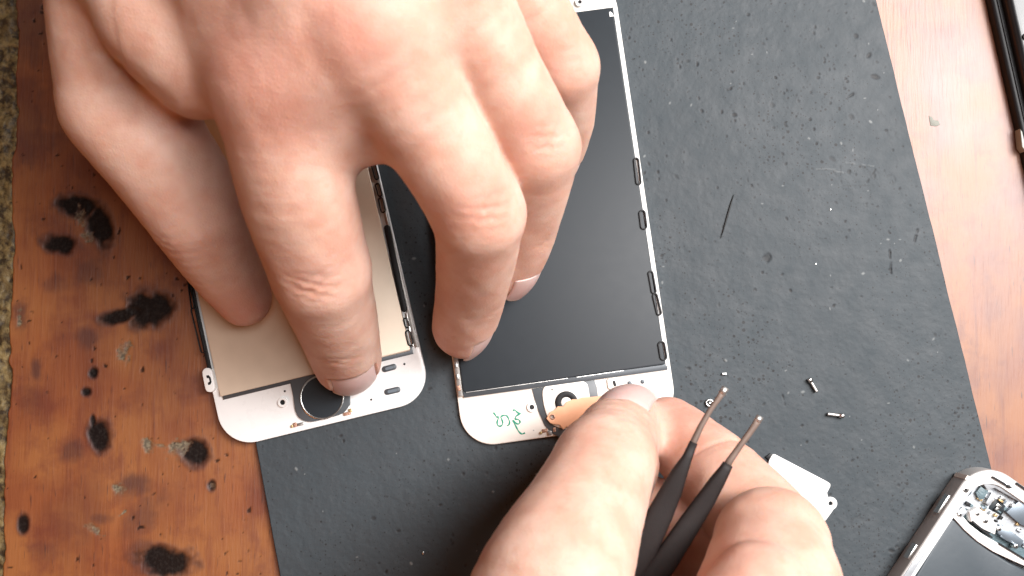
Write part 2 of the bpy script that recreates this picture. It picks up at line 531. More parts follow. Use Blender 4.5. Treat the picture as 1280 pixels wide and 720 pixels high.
def burn_fields(X, Y):
    char = np.zeros_like(X); bare = np.zeros_like(X); stain_shade = np.zeros_like(X); dz = np.zeros_like(X)
    wob = vnoise(X, Y, 2.6, 31, 3) - 0.5
    wob2 = vnoise(X, Y, 0.9, 41, 2) - 0.5

    def ell(px, py, rx, ry, rot=0.0):
        c = at(px, py)
        k = 4.56
        a = math.radians(-rot)
        dx, dy = (X - c.x), (Y - c.y)
        u = (dx * math.cos(a) + dy * math.sin(a)) / (rx * 1.12 / k)
        v = (-dx * math.sin(a) + dy * math.cos(a)) / (ry * 1.12 / k)
        return np.sqrt(u * u + v * v)
    # charred burns: (px, py, rx, ry, rot, halo)
    for px, py, rx, ry, rot in ((186, 387, 27, 22, -8), (150, 395, 26, 9, -12), (126, 284, 15, 27, -15), (96, 258, 24, 14, 10),
                                (74, 305, 21, 12, 8), (124, 545, 14, 18, 0), (243, 566, 18, 16, 15), (205, 702, 34, 17, 5),
                                (108, 490, 6.5, 6, 0), (117, 466, 6, 8, 10), (29, 655, 7, 12, 0), (116, 526, 3, 8, 0), (265, 606, 5, 7, 0)):
        d = ell(px, py, rx, ry, rot) + wob * 0.6 + wob2 * 0.08
        f = 1 - sstep(0.62, 1.12, d)
        char = np.maximum(char, f * 0.97)
        stain_shade = np.maximum(stain_shade, 0.55 * (1 - sstep(0.95, 1.4, d)))
        dz += -0.30 * (1 - sstep(0.5, 1.1, d)) * (0.9 + 0.25 * wob2) + 0.05 * np.exp(-((d - 1.05) / 0.14) ** 2)
    for px, py, rx, ry, rot, s in ((108, 423, 14, 17, 0, .62), (46, 463, 7, 13, -10, .7), (90, 562, 15, 15, 0, .6), (165, 608, 22, 13, 0, .72),
                                   (178, 645, 16, 34, 40, .5), (128, 648, 15, 8, 0, .6), (185, 690, 26, 14, 20, .6), (112, 340, 20, 16, 0, .45),
                                   (66, 355, 14, 12, 0, .4), (40, 20, 70, 60, 0, .6), (95, 640, 40, 50, 0, .25), (38, 500, 18, 22, 0, .3),
                                   (140, 30, 90, 80, 0, .45), (30, 150, 40, 60, 0, .4), (26, 395, 9, 16, 0, .6), (58, 690, 20, 12, 0, .3)):  # the wide top-left ovals paint the hand's cast shade into the wood colour
        d = ell(px, py, rx, ry, rot) + wob * 0.9
        stain_shade = np.maximum(stain_shade, s * (1 - sstep(0.3, 1.35, d)))
    for px, py, rx, ry, rot in ((99, 272, 7, 12, -12), (110, 297, 8, 6, 35), (155, 440, 8, 15, 25), (222, 562, 14, 11, -20), (185, 556, 10, 7, 20),
                                (150, 611, 8, 6, 0), (117, 662, 13, 5, 35), (266, 607, 4, 5, 0), (155, 640, 8, 2, -45), (196, 556, 14, 3, 10),
                                (24, 398, 4, 10, 0), (160, 432, 5, 8, 30)):
        d = ell(px, py, rx, ry, rot) + wob * 0.9 + wob2 * 1.1
        f = (1 - sstep(0.6, 0.95, d)) * (0.35 + 0.65 * sstep(.25, .7, vnoise(X, Y, 1.9, 55, 3)))
        bare = np.maximum(bare, f)
        char = char * (1 - 0.9 * f)
        dz += -0.14 * f
    # scattered tiny nicks
    nick = vnoise(X, Y, 1.5, 61, 2)
    reg = vnoise(X, Y, 16, 63, 2)
    f = sstep(0.84, 0.90, nick + 0.22 * (reg - 0.5))
    char = np.maximum(char, f * 0.85)
    dz += -0.1 * f
    return char, bare, stain_shade, dz


x_r = at(335, 360, 0).x
ny = int((T_TOP - T_BOT) / 0.42)
nx = 190
ys = np.linspace(T_BOT, T_TOP, ny)
ex = edge_x(ys)
tt = np.linspace(0, 1, nx)
X = ex[:, None] + (x_r - ex[:, None]) * tt[None, :]
Y = np.repeat(ys[:, None], nx, 1)
char, bare, stain_shade, dz = burn_fields(X, Y)
Z = dz + 0.06 * (vnoise(X, Y, 6, 71, 2) - 0.5)
Z[:, 0] = -0.9
Z[:, -1] = 0
# the plain rest of the top to the right
xr2 = np.array([x_r + 0.0001, 60, 130, 220, 320])
X2 = np.repeat(xr2[None, :], ny, 0)
V = np.concatenate([np.stack([X, Y, Z], -1), np.stack([X2, np.repeat(ys[:, None], 5, 1), np.zeros_like(X2)], -1)[:, 1:]], 1)
nxx = V.shape[1]
idx = np.arange(ny * nxx).reshape(ny, nxx)
Q = np.stack([idx[:-1, :-1], idx[:-1, 1:], idx[1:, 1:], idx[1:, :-1]], -1).reshape(-1, 4)
me = mesh_np('table_top', V.reshape(-1, 3), Q)
pad = np.zeros((ny, nxx - nx))
for nm, a in (('char', char), ('bare', bare), ('stain_shade', stain_shade)):
    attr(me, nm, np.concatenate([a, pad], 1))
table = link('table_top', me, M['wood'])
tag(table, 'orange brown varnished wooden table top with black burn marks along its left side', kind='structure')

ex0 = at(13, 360, 0).x
gx = np.linspace(ex0 - 16, ex0 + 6, 75)
gy = np.linspace(T_BOT, T_TOP, 640)
GX, GY = np.meshgrid(gx, gy)
GZ = -0.7 + 1.5 * (vnoise(GX, GY, 3.0, 81, 4) - 0.55) - 0.10 * np.maximum(0, ex0 - GX - 4)
idx = np.arange(GX.size).reshape(GX.shape)
Q = np.stack([idx[:-1, :-1], idx[:-1, 1:], idx[1:, 1:], idx[1:, :-1]], -1).reshape(-1, 4)
core = link('table_edge', mesh_np('table_edge', np.stack([GX, GY, GZ], -1).reshape(-1, 3), Q), M['chip'])
tag(core, 'worn bare chipboard along the left edge of the table', kind='structure')

# ------------------------------------------------------------------ work mat
MAT_T = 1.6
A = at(1095 - 0.246 * 60, -60, MAT_T); B = at(1240 + 0.246 * 230, 820, MAT_T)     # right edge, top / bottom
Cc = at(320 - 0.182 * 615, -60, MAT_T); D = at(320 + 0.182 * 265, 820, MAT_T)     # left edge, top / bottom
nu, nv = 780, 700
U, W = np.meshgrid(np.linspace(0, 1, nu), np.linspace(0, 1, nv))


def bil(i):
    return ((Cc[i] * (1 - U) + A[i] * U) * W + (D[i] * (1 - U) + B[i] * U) * (1 - W)).astype(np.float64)


X, Y = bil(0), bil(1)
X += 0.35 * (vnoise(Y, Y * 0, 9, 91, 3) - 0.5) * (np.abs(U - 0.5) > 0.49)
H = 0.16 * (vnoise(X, Y, 9, 92, 3) - 0.5) + 0.11 * (vnoise(X, Y, 1.7, 93, 4) - 0.5)
pit = np.zeros_like(X); pale = np.zeros_like(X)
px_mm = 1 / 4.6


def spots(n, rmin, rmax, depth, seed, dens, pal=False):
    r = np.random.default_rng(seed)
    cnt = 0
    dx = (A - Cc).length / nu
    dy = (A - B).length / nv
    while cnt < n:
        u, w = r.random(), r.random()
        if r.random() > dens(u, w):
            continue
        cnt += 1
        rad = rmin + (rmax - rmin) * r.random() ** 2.5
        i, j = int(w * nv), int(u * nu)
        k = int(rad / min(dx, dy) * 2.2) + 2
        sl = (slice(max(0, i - k), min(nv, i + k)), slice(max(0, j - k), min(nu, j + k)))
        if X[sl].size == 0:
            continue
        cx, cy = X[min(i, nv - 1), min(j, nu - 1)], Y[min(i, nv - 1), min(j, nu - 1)]
        an = r.random() * math.pi
        ddx, ddy = X[sl] - cx, Y[sl] - cy
        el = 1 + r.random() * 0.9
        a = (ddx * math.cos(an) + ddy * math.sin(an)) / (rad * el)
        b = (-ddx * math.sin(an) + ddy * math.cos(an)) / rad
        d = np.sqrt(a * a + b * b)
        f = 1 - sstep(0.45, 1.15, d)
        if pal:
            pale[sl] = np.maximum(pale[sl], f)
            H[sl] += depth * f
        else:
            st = 0.45 + 0.55 * r.random()
            pit[sl] = np.maximum(pit[sl], f * st)
            H[sl] -= depth * f * st
            H[sl] += 0.02 * np.exp(-((d - 1.4) / 0.3) ** 2)


dens = lambda u, w: 0.25 + 0.75 * max(0, 1 - abs(w - 0.80) / 0.35) * (0.3 + 0.7 * min(1, max(0, (u - 0.5) * 3)))
spots(1100, 0.2, 0.45, 0.12, 101, dens)
spots(60, 0.4, 0.8, 0.16, 102, dens)
spots(160, 0.2, 0.4, 0.06, 103, lambda u, w: 0.7, True)


def near_seg(px0, py0, px1, py1, wid):
    a, b = at(px0, py0, MAT_T), at(px1, py1, MAT_T)
    dx, dy = b.x - a.x, b.y - a.y
    t = np.clip(((X - a.x) * dx + (Y - a.y) * dy) / (dx * dx + dy * dy), 0, 1)
    d = np.hypot(X - a.x - t * dx, Y - a.y - t * dy)
    return 1 - sstep(wid * 0.5, wid * 1.3, d)


# cuts and moulded marks that can be made out in the mat
for seg, wd, dp, pl in (((1112, 313, 1114, 342), 0.42, 0.45, 0), ((1147, 287, 1143, 302), 0.5, 0.4, 0), ((1060, 122, 1068, 116), .5, .4, 0),
                        ((978, 494, 981, 506), .35, .35, 0), ((918, 362, 915, 368), .4, .3, 0), ((1043, 214, 1056, 216), .3, -.15, .5),
                        ((1057, 203, 1092, 208), .35, -.2, .4), ((1050, 208, 1052, 234), .3, .2, 0), ((1052, 232, 1098, 233), .25, .1, 0),
                        ((1094, 212, 1084, 228), .35, .3, 0), ((1020, 211, 1044, 212), .3, -.15, .3)):
    f = near_seg(*seg, wd * .62) * sstep(.2, .55, vnoise(X, Y, .9, 97, 2))
    H -= .5 * dp * f
    if pl: pale = np.maximum(pale, pl * f)
    else: pit = np.maximum(pit, (0.8 if wd > .3 else .3) * f)
for px, py, r_, wd in ((1092, 218, 5, .28), (1080, 215, 4, .28), (1113, 225, 6, .25), (1114, 168, 5, .3), (1046, 216, 4, .3), (1120, 632, 8, .3),
                       (1072, 655, 8, .35), (955, 600, 6, .3)):
    c = at(px, py, MAT_T)
    d = np.abs(np.hypot(X - c.x, Y - c.y) - r_ * px_mm)
    f = 1 - sstep(wd * .5, wd * 1.4, d)
    f = f * sstep(.3, .6, vnoise(X, Y, 1.3, 98, 2))
    H -= 0.05 * f
    pit = np.maximum(pit, 0.25 * f)
c = at(958, 322, MAT_T)
f = 1 - sstep(0.6, 1.6, np.hypot(X - c.x, Y - c.y) + 0.9 * (vnoise(X, Y, 0.8, 95, 2) - 0.5))
pit = np.maximum(pit, 0.75 * f); H -= 0.25 * f
Zm = MAT_T + np.minimum(H, 0.25)
# edge: round over and skirt down to the table
V = np.stack([X, Y, Zm], -1)
cen = V.reshape(-1, 3).mean(0)
idx = np.arange(nu * nv).reshape(nv, nu)
Q = [np.stack([idx[:-1, :-1], idx[:-1, 1:], idx[1:, 1:], idx[1:, :-1]], -1).reshape(-1, 4)]
ring = np.concatenate([idx[0, :-1], idx[:-1, -1], idx[-1, :0:-1], idx[:0:-1, 0]])
rv = V.reshape(-1, 3)[ring].copy()
rv[:, 2] = 0.05
base = nu * nv
nr = len(ring)
k = np.arange(nr)
Q.append(np.stack([ring[k], base + k, base + (k + 1) % nr, ring[(k + 1) % nr]], -1))
me = mesh_np('work_mat', np.concatenate([V.reshape(-1, 3), rv]), np.concatenate(Q))
z_ = np.zeros(nr)
attr(me, 'pit', np.concatenate([pit.ravel(), z_ + 0.5])); attr(me, 'pale', np.concatenate([pale.ravel(), z_]))
wm = link('work_mat', me, M['rubber'])
tag(wm, 'dark grey pitted rubber work mat lying on the wooden table', 'mat')

# ------------------------------------------------------------------ hands
class Field:
    def __init__(self, lo, hi, h):
        self.h = h
        self.lo = np.array(lo, dtype=np.float32)
        n = np.ceil((np.array(hi) - self.lo) / h).astype(int) + 1
        self.n = n
        self.f = np.full(tuple(n), 30.0, dtype=np.float32)

    def box(self, lo, hi):
        i0 = np.clip(np.floor((np.array(lo) - self.lo) / self.h).astype(int), 0, self.n - 1)
        i1 = np.clip(np.ceil((np.array(hi) - self.lo) / self.h).astype(int) + 1, 1, self.n)
        sl = tuple(slice(a, max(a + 1, b)) for a, b in zip(i0, i1))
        g = [self.lo[k] + self.h * np.arange(sl[k].start, sl[k].stop, dtype=np.float32) for k in range(3)]
        return sl, g[0][:, None, None], g[1][None, :, None], g[2][None, None, :]


def smin(a, b, k):
    if k <= 0:
        return np.minimum(a, b)
    h = np.maximum(k - np.abs(a - b), 0) / k
    return np.minimum(a, b) - h * h * k * 0.25


def seg_sdf(x, y, z, a, b, ra, rb):
    ax, ay, az = a
    d = (b[0] - ax, b[1] - ay, b[2] - az)
    L2 = max(d[0] ** 2 + d[1] ** 2 + d[2] ** 2, 1e-6)
    t = np.clip(((x - ax) * d[0] + (y - ay) * d[1] + (z - az) * d[2]) / L2, 0, 1)
    dist = np.sqrt((x - ax - t * d[0]) ** 2 + (y - ay - t * d[1]) ** 2 + (z - az - t * d[2]) ** 2)
    return dist - (ra + (rb - ra) * t)


PADN = 9.0


def chain_field(F, prims, k):
    """Smooth union of capsules (a, b, ra, rb[, k]) in a sub-box of F; returns (slice, field)."""
    los = np.min([np.minimum(np.array(p[0]) - p[2], np.array(p[1]) - p[3]) for p in prims], 0) - PADN
    his = np.max([np.maximum(np.array(p[0]) + p[2], np.array(p[1]) + p[3]) for p in prims], 0) + PADN
    sl, x, y, z = F.box(los, his)
    g = np.full(np.broadcast_shapes(x.shape, y.shape, z.shape), 30.0, dtype=np.float32)
    for p in prims:
        kk = p[4] if len(p) > 4 else k
        lo = np.minimum(np.array(p[0]) - p[2], np.array(p[1]) - p[3]) - PADN
        hi = np.maximum(np.array(p[0]) + p[2], np.array(p[1]) + p[3]) + PADN
        s2, x2, y2, z2 = F.box(lo, hi)
        loc = tuple(slice(max(a.start - b.start, 0), min(a.stop, b.stop) - b.start) for a, b in zip(s2, sl))
        x2 = x[loc[0]]; y2 = y[:, loc[1]]; z2 = z[:, :, loc[2]]
        g[loc] = smin(g[loc], seg_sdf(x2, y2, z2, p[0], p[1], p[2], p[3]).astype(np.float32), kk)
    return sl, g, x, y, z


def surface_nets(F):
    f = F.f
    nx, ny, nz = f.shape
    s = f < 0
    c = s[:-1, :-1, :-1].astype(np.int8)
    cnt = np.zeros((nx - 1, ny - 1, nz - 1), dtype=np.int8)
    for dx in (0, 1):
        for dy in (0, 1):
            for dz in (0, 1):
                cnt += s[dx:nx - 1 + dx, dy:ny - 1 + dy, dz:nz - 1 + dz]
    act = np.argwhere((cnt > 0) & (cnt < 8))
    vid = np.full(cnt.shape, -1, dtype=np.int32)
    vid[act[:, 0], act[:, 1], act[:, 2]] = np.arange(len(act))
    acc = np.zeros((len(act), 3), dtype=np.float32)
    num = np.zeros(len(act), dtype=np.float32)
    cor = [(i, j, k) for i in (0, 1) for j in (0, 1) for k in (0, 1)]
    val = {q: f[act[:, 0] + q[0], act[:, 1] + q[1], act[:, 2] + q[2]] for q in cor}
    for q in cor:
        for ax in range(3):
            if q[ax] == 0:
                r = list(q); r[ax] = 1; r = tuple(r)
                a, b = val[q], val[r]
                m = (a < 0) != (b < 0)
                t = np.where(m, a / np.where(m, a - b, 1), 0)
                p = np.array(q, dtype=np.float32)[None, :].repeat(len(act), 0)
                p[:, ax] = t
                acc[m] += p[m]
                num[m] += 1
    V = (act + acc / num[:, None]) * F.h + F.lo
    quads = []
    for ax in range(3):
        sl0 = [slice(1, -1)] * 3; sl1 = [slice(1, -1)] * 3
        sl0[ax] = slice(0, -1); sl1[ax] = slice(1, None)
        a, b = s[tuple(sl0)], s[tuple(sl1)]
        e = np.argwhere(a != b)
        off = np.ones(3, dtype=int); off[ax] = 0
        e0 = e + off
        flip = a[e[:, 0], e[:, 1], e[:, 2]]
        u, v = [(1, 2), (2, 0), (0, 1)][ax]
        du = np.zeros(3, dtype=int); du[u] = 1
        dv = np.zeros(3, dtype=int); dv[v] = 1
        g = lambda p: vid[p[:, 0], p[:, 1], p[:, 2]]
        q = np.stack([g(e0 - du - dv), g(e0 - dv), g(e0), g(e0 - du)], -1)
        q[~flip] = q[~flip][:, ::-1]
        quads.append(q)
    Q = np.concatenate(quads)
    Q = Q[(Q >= 0).all(1)]
    return V, Q


def smooth_v(V, Q, it, lam=0.5):
    for _ in range(it):
        acc = np.zeros_like(V); num = np.zeros(len(V), dtype=np.float32)
        for i in range(4):
            a, b = Q[:, i], Q[:, (i + 1) % 4]
            for k in range(3):
                acc[:, k] += np.bincount(a, V[b, k], len(V)) + np.bincount(b, V[a, k], len(V))
            num += np.bincount(a, minlength=len(V)) + np.bincount(b, minlength=len(V))
        V = V + lam * (acc / num[:, None] - V)
    return V


def J(px, py, h, r):
    p = at(px, py, h)
    return (np.array(p, dtype=np.float64), r)


def finger_prims(js, k=3.0):
    P = [j[0] for j in js]; Rr = [j[1] for j in js]
    n = len(js)
    nodes = []
    for i in range(n - 1):
        p0, p1, p2, p3 = P[max(i - 1, 0)], P[i], P[i + 1], P[min(i + 2, n - 1)]
        for q in range(6):
            t = q / 6
            c = 0.5 * ((2 * p1) + (p2 - p0) * t + (2 * p0 - 5 * p1 + 4 * p2 - p3) * t * t + (3 * p1 - p0 - 3 * p2 + p3) * t ** 3)
            lin = p1 + (p2 - p1) * t
            nodes.append((0.55 * c + 0.45 * lin, Rr[i] + (Rr[i + 1] - Rr[i]) * t))
    nodes.append((P[-1], Rr[-1]))
    return [(nodes[i][0], nodes[i + 1][0], nodes[i][1], nodes[i + 1][1], 0.0) for i in range(len(nodes) - 1)]


def unit(v):
    v = np.array(v, dtype=np.float64)
    return v / np.linalg.norm(v)


def add_finger(F, js, kbase, knuckles=(), wrinkles=(), nail=None, sub=None):
    """js from knuckle to tip. knuckles: (centre, r). wrinkles: (centre, axis, dorsal, r, strength, [offsets])."""
    prims = finger_prims(js)
    for c, r in knuckles:
        prims.append((c, c + 0.01, r, r, 3.0))
    sl, g, x, y, z = chain_field(F, prims, 3.0)
    for c, ax, dn, r, st, offs in wrinkles:
        ax = unit(ax); dn = np.array(dn); dn = unit(dn - ax * dn.dot(ax)); bt = np.cross(ax, dn)
        rx, ry, rz = x - c[0], y - c[1], z - c[2]
        s = rx * ax[0] + ry * ax[1] + rz * ax[2]
        n = rx * dn[0] + ry * dn[1] + rz * dn[2]
        b = rx * bt[0] + ry * bt[1] + rz * bt[2]
        side = np.exp(-(b / (0.50 * r)) ** 2) * (n > -0.1 * r)
        for o, a in offs:
            curve = o + 0.10 * b * b / r * np.sign(o + 1e-3) + 0.35 * np.sin(b * 1.1 + o * 2.3) + 0.2 * np.sin(b * 2.7 + o)
            g += (0.95 * st * a * np.exp(-((s - curve) / 0.6) ** 2) * side * np.exp(-((np.sqrt(n * n + b * b) - r) / 4) ** 2)).astype(np.float32)
    if nail is not None:
        c, ax, dn, R, hw, s0, s1 = nail
        bt = np.cross(ax, dn)
        rx, ry, rz = x - c[0], y - c[1], z - c[2]
        s = rx * ax[0] + ry * ax[1] + rz * ax[2]
        n = rx * dn[0] + ry * dn[1] + rz * dn[2] - nail_drop(s, R)
        b = rx * bt[0] + ry * bt[1] + rz * bt[2]
        rad = np.sqrt(n * n + b * b)
        th = np.arctan2(b, n)
        half = hw
        over = np.maximum.reduce([(R - 0.25) - rad + 0 * s, np.abs(th) * R - half, s0 - 0.15 - s - 0.12 * (half - np.abs(th) * R) + 0.5])
        over = np.where(n > 0, over, 5)
        g = np.maximum(g, -over).astype(np.float32)
    F.f[sl] = smin(F.f[sl], g, kbase)


def nail_drop(s, R):
    return -0.020 * np.maximum(s + 3.0, 0) ** 2


def make_nail(parent, nail):
    c, ax, dn, R, hw, s0, s1 = nail
    bt = np.cross(ax, dn)
    nu_, nv_ = 17, 21
    V, al = [], []
    for lay in (0, 1):
        for j in range(nv_):
            v = j / (nv_ - 1)
            for i in range(nu_):
                u = -1 + 2 * i / (nu_ - 1)
                w = hw * (1 - 0.0 * v)
                th = u * (w + 0.35) / R
                # rounded cuticle and rounded free edge
                sa = s0 + 1.1 * (abs(u) ** 2.2) * 0.9 - 1.0
                sb = s1 - 1.9 * abs(u) ** 2.6
                s = sa + (sb - sa) * v
                rr = R + (0.10 if lay == 0 else -0.40) + 0.08 * math.sin(u * 2.2)
                n = rr * math.cos(th) + nail_drop(s, R)
                b = rr * math.sin(th)
                V.append(c + ax * s + dn * n + bt * b)
                al.append(v)
    m = nu_ * nv_
    Q = []
    for j in range(nv_ - 1):
        for i in range(nu_ - 1):
            a = j * nu_ + i
            Q.append((a, a + 1, a + nu_ + 1, a + nu_))
            Q.append((m + a, m + a + nu_, m + a + nu_ + 1, m + a + 1))
    bd = [i for i in range(nu_)] + [j * nu_ + nu_ - 1 for j in range(1, nv_)] + [(nv_ - 1) * nu_ + i for i in range(nu_ - 2, -1, -1)] + [j * nu_ for j in range(nv_ - 2, 0, -1)]
    for i in range(len(bd)):
        a, b = bd[i], bd[(i + 1) % len(bd)]
        Q.append((a, a + m, b + m, b))
    me = mesh_np('fingernail', V, Q)
    bm = bmesh.new(); bm.from_mesh(me); bmesh.ops.recalc_face_normals(bm, faces=bm.faces); bm.to_mesh(me); bm.free()
    attr(me, 'along', al)
    return link('fingernail', me, M['nail'], parent)


def nail_spec(dip, tip, hint, R, hw, s0, s1, off=0.0):
    a = unit(tip[0] - dip[0])
    d = np.array(hint, dtype=np.float64)
    d = unit(d - a * d.dot(a))
    return (np.array(tip[0]) + d * off, a, d, R, hw, s0, s1)


def wr(j, a, dn, st, offs, rr=None):
    return (j[0], a, dn, rr or j[1], st, offs)


PIPW = [(-5.4, .35), (-3.9, .65), (-2.2, .8), (-0.4, .7), (1.4, .3)]
MPW = [(-4.4, .35), (-3.0, .7), (-1.5, .95), (0.1, 1.0), (1.6, .7), (3.1, .4)]


def wrk(pre, j, post, dn, st, back=6.0):
    """Crease set on the outside of a bent knuckle j between joints pre and post."""
    c = j[0] + unit(pre[0] - j[0]) * back
    return (c, unit(j[0] - pre[0]) + 0.45 * unit(post[0] - j[0]), dn, j[1] * 1.04, st, MPW)


DIPW = [(-1.3, .6), (0.0, 1.0), (1.3, .7)]


def finish_hand(F, name, label, reds, moles, nails, it=2):
    V, Q = surface_nets(F)
    V = smooth_v(V, Q, it, 0.4)
    Nn = np.zeros_like(V)
    fn = np.cross(V[Q[:, 2]] - V[Q[:, 0]], V[Q[:, 3]] - V[Q[:, 1]])
    for i_ in range(4):
        for k_ in range(3):
            Nn[:, k_] += np.bincount(Q[:, i_], fn[:, k_], len(V))
    Nn /= np.linalg.norm(Nn, axis=1)[:, None] + 1e-9
    dsp = (0.40 * (vnoise(V[:, 0] + .6 * V[:, 2], V[:, 1] - .5 * V[:, 2], 7.0, 201, 2) - .5) + 0.10 * (vnoise(V[:, 0] - .5 * V[:, 2], V[:, 1] + .6 * V[:, 2], 2.2, 203, 2) - .5))
    V = V + Nn * dsp[:, None]
    me = mesh_np(name, V, Q)
    red = np.zeros(len(V)); mo = np.zeros(len(V))
    for c, r, s in reds:
        red = np.maximum(red, s * np.exp(-((V - c) ** 2).sum(1) / (r * r)))
    for c, r, s in moles:
        mo = np.maximum(mo, s * np.exp(-(((V - c) ** 2).sum(1) / (r * r)) ** 2))
    attr(me, 'red', red); attr(me, 'mole', mo)
    o = link(name, me, M['skin'])
    tag(o, label, 'hand', 'hands of the person repairing the phone')
    for n in nails:
        make_nail(o, n)
    return o


UP = np.array((0, 0, 1.0))

# ---- left hand: reaches in from the top, back of the hand towards the camera
HB = 0.55
F = Field((-145, -32, 0.5), (60, 150, 122), HB)
iM, iP, iD, iT = J(352, 105, 74, 14.0), J(401, 342, 46, 11.3), J(423, 410, 27, 9.9), J(434, 450, 14.0, 8.9)
iX = J(372, 240, 62, 12.3)
mM, mP, mD, mT = J(462, 40, 84, 13.5), J(597, 268, 58, 10.0), J(590, 360, 30, 8.8), J(580, 409, 14, 8.3)
mX = J(535, 158, 72, 10.6)
rM, rP, rD, rT = J(545, -30, 80, 13.0), J(671, 184, 55, 9.2), J(659, 277, 34, 7.9), J(641, 335, 20, 7.1)
rX = J(618, 88, 68, 9.8)
pM, pP, pD, pT = J(605, -90, 70, 12.0), J(703, 84, 50, 7.9), J(706, 150, 33, 7.2), J(694, 200, 20, 6.7)
pX = J(660, 8, 60, 8.6)
tC, tM, tI, tT = J(185, -170, 78, 17.0), J(146, 132, 48, 12.0), J(246, 266, 37, 11.8), J(304, 372, 16.5, 7.3)
tX = J(140, -10, 57, 14.2)
wr0 = J(330, -330, 92, 25)
wrA, wrB = J(255, -360, 88, 21), J(420, -360, 88, 21)
fa0, fa1 = J(300, -640, 92, 27), J(380, -640, 92, 27)
palm = []
for a, ra in ((iM, 12.5), (mM, 12.5), (rM, 12.0), (pM, 11.5)):
    cmc = wrA[0] + (wrB[0] - wrA[0]) * {id(iM): 0.1, id(mM): 0.4, id(rM): 0.7, id(pM): 1.0}[id(a)]
    palm.append((a[0] + np.array((0, 0, -1.0)), cmc, ra, 17.0, 9.0))
palm += [(wrA[0], wrB[0], 20, 20, 10.0), (wrA[0], fa0[0], 20, 25, 10.0), (wrB[0], fa1[0], 20, 25, 10.0)]
palm += [(tC[0], wrA[0], 17, 18, 12.0)]
palm += [(J(405, 70, 74, 0)[0], J(365, -150, 86, 0)[0], 13.0, 15, 8.0), (J(425, 120, 69, 0)[0], J(415, 60, 74, 0)[0], 10.0, 12.5, 7.0), (J(505, 30, 74, 0)[0], J(430, -160, 84, 0)[0], 12.0, 15, 8.0)]
palm += [(J(412, 66, 79, 0)[0], J(370, -150, 93, 0)[0], 12.5, 14, 9.0), (J(428, 124, 71, 0)[0], J(412, 66, 77, 0)[0], 9.5, 12, 8.0), (J(520, 22, 77, 0)[0], J(430, -160, 90, 0)[0], 11.5, 14, 9.0)]
palm += [(J(282, 70, 68, 0)[0], J(285, -110, 84, 0)[0], 9.5, 13, 10.0)]
# muscle between thumb and index metacarpal, heel of the palm
palm += [(J(235, -40, 66, 0)[0], J(245, 30, 64, 0)[0], 15, 10.5, 12.0), (J(160, -40, 70, 0)[0], J(200, 36, 68, 0)[0], 11.5, 10, 8.0), (J(200, 36, 68, 0)[0], J(244, 98, 65, 0)[0], 10, 8.3, 7.0), (J(420, -120, 68, 0)[0], J(520, -120, 62, 0)[0], 18, 16, 12.0)]
sl, g, *_ = chain_field(F, palm, 9.0)
F.f[sl] = np.minimum(F.f[sl], g)
# thumb
add_finger(F, [tC, tX, tM, J(200, 196, 45, 12.7), tI, J(280, 330, 25, 9.4), tT], 3.2, knuckles=[(tM[0] + np.array((-1.0, 0, 0.5)), 11.2)],
           wrinkles=[wr(tI, tT[0] - tI[0], (-.55, -.35, .6), .30, [(-2, .8), (0, 1), (2, .7)])],
           nail=nail_spec(tI, tT, (-.35, -.55, -.5), 6.9, 4.8, -5.0, 5.0, off=0.0))
add_finger(F, [iM, iX, iP, iD, iT], 5.0, knuckles=[(iP[0] + np.array((0.5, 0.5, 1.5)), 10.2), (iM[0] + np.array((1.5, 2, 2.0)), 12.6)],
           wrinkles=[wrk(iX, iP, iD, (0.1, -.4, 1), .46), wr(iD, iT[0] - iP[0], (0.1, -.4, 1), .24, DIPW),
                     wr(iX, iP[0] - iM[0], (0, -.2, 1), .04, [(-5, .6), (-1, .8), (3, .5), (6, .8)])],
           nail=nail_spec(iD, iT, (0.34, -.46, .8), 8.0, 6.4, -5.0, 8.0, off=0.35))
add_finger(F, [mM, mX, mP, mD, mT], 2.2, knuckles=[(mP[0] + np.array((.6, 0.2, 1.2)), 9.2), (mM[0] + np.array((1, 2, 2.0)), 12.4)],
           wrinkles=[wrk(mX, mP, mD, (.45, -.2, 1), .60), wr(mD, mT[0] - mP[0], (.6, -.5, .6), .07, DIPW)],
           nail=nail_spec(mD, mT, (1.0, -.32, .50), 7.5, 6.0, -5.2, 7.4, off=0.3))
add_finger(F, [rM, rX, rP, rD, rT], 1.6, knuckles=[(rP[0] + np.array((.6, 0.2, 1.2)), 8.4), (rM[0] + np.array((1, 2, 2.0)), 11.8)],
           wrinkles=[wrk(rX, rP, rD, (.4, -.2, 1), .5), wr(rD, rT[0] - rP[0], (.5, -.5, .7), .14, DIPW)],
           nail=nail_spec(rD, rT, (.75, -.55, .45), 6.9, 5.4, -3.4, 7.0, off=0.3))
add_finger(F, [pM, pX, pP, pD, pT], 1.4, knuckles=[(pP[0] + np.array((.6, 0.2, 1.0)), 7.3), (pM[0] + np.array((1, 2, 1.0)), 11.0)],
           wrinkles=[wrk(pX, pP, pD, (.5, -.2, 1), .24)],
           nail=nail_spec(pD, pT, (.8, -.5, .45), 6.2, 4.7, -3.2, 6.2, off=0.3))
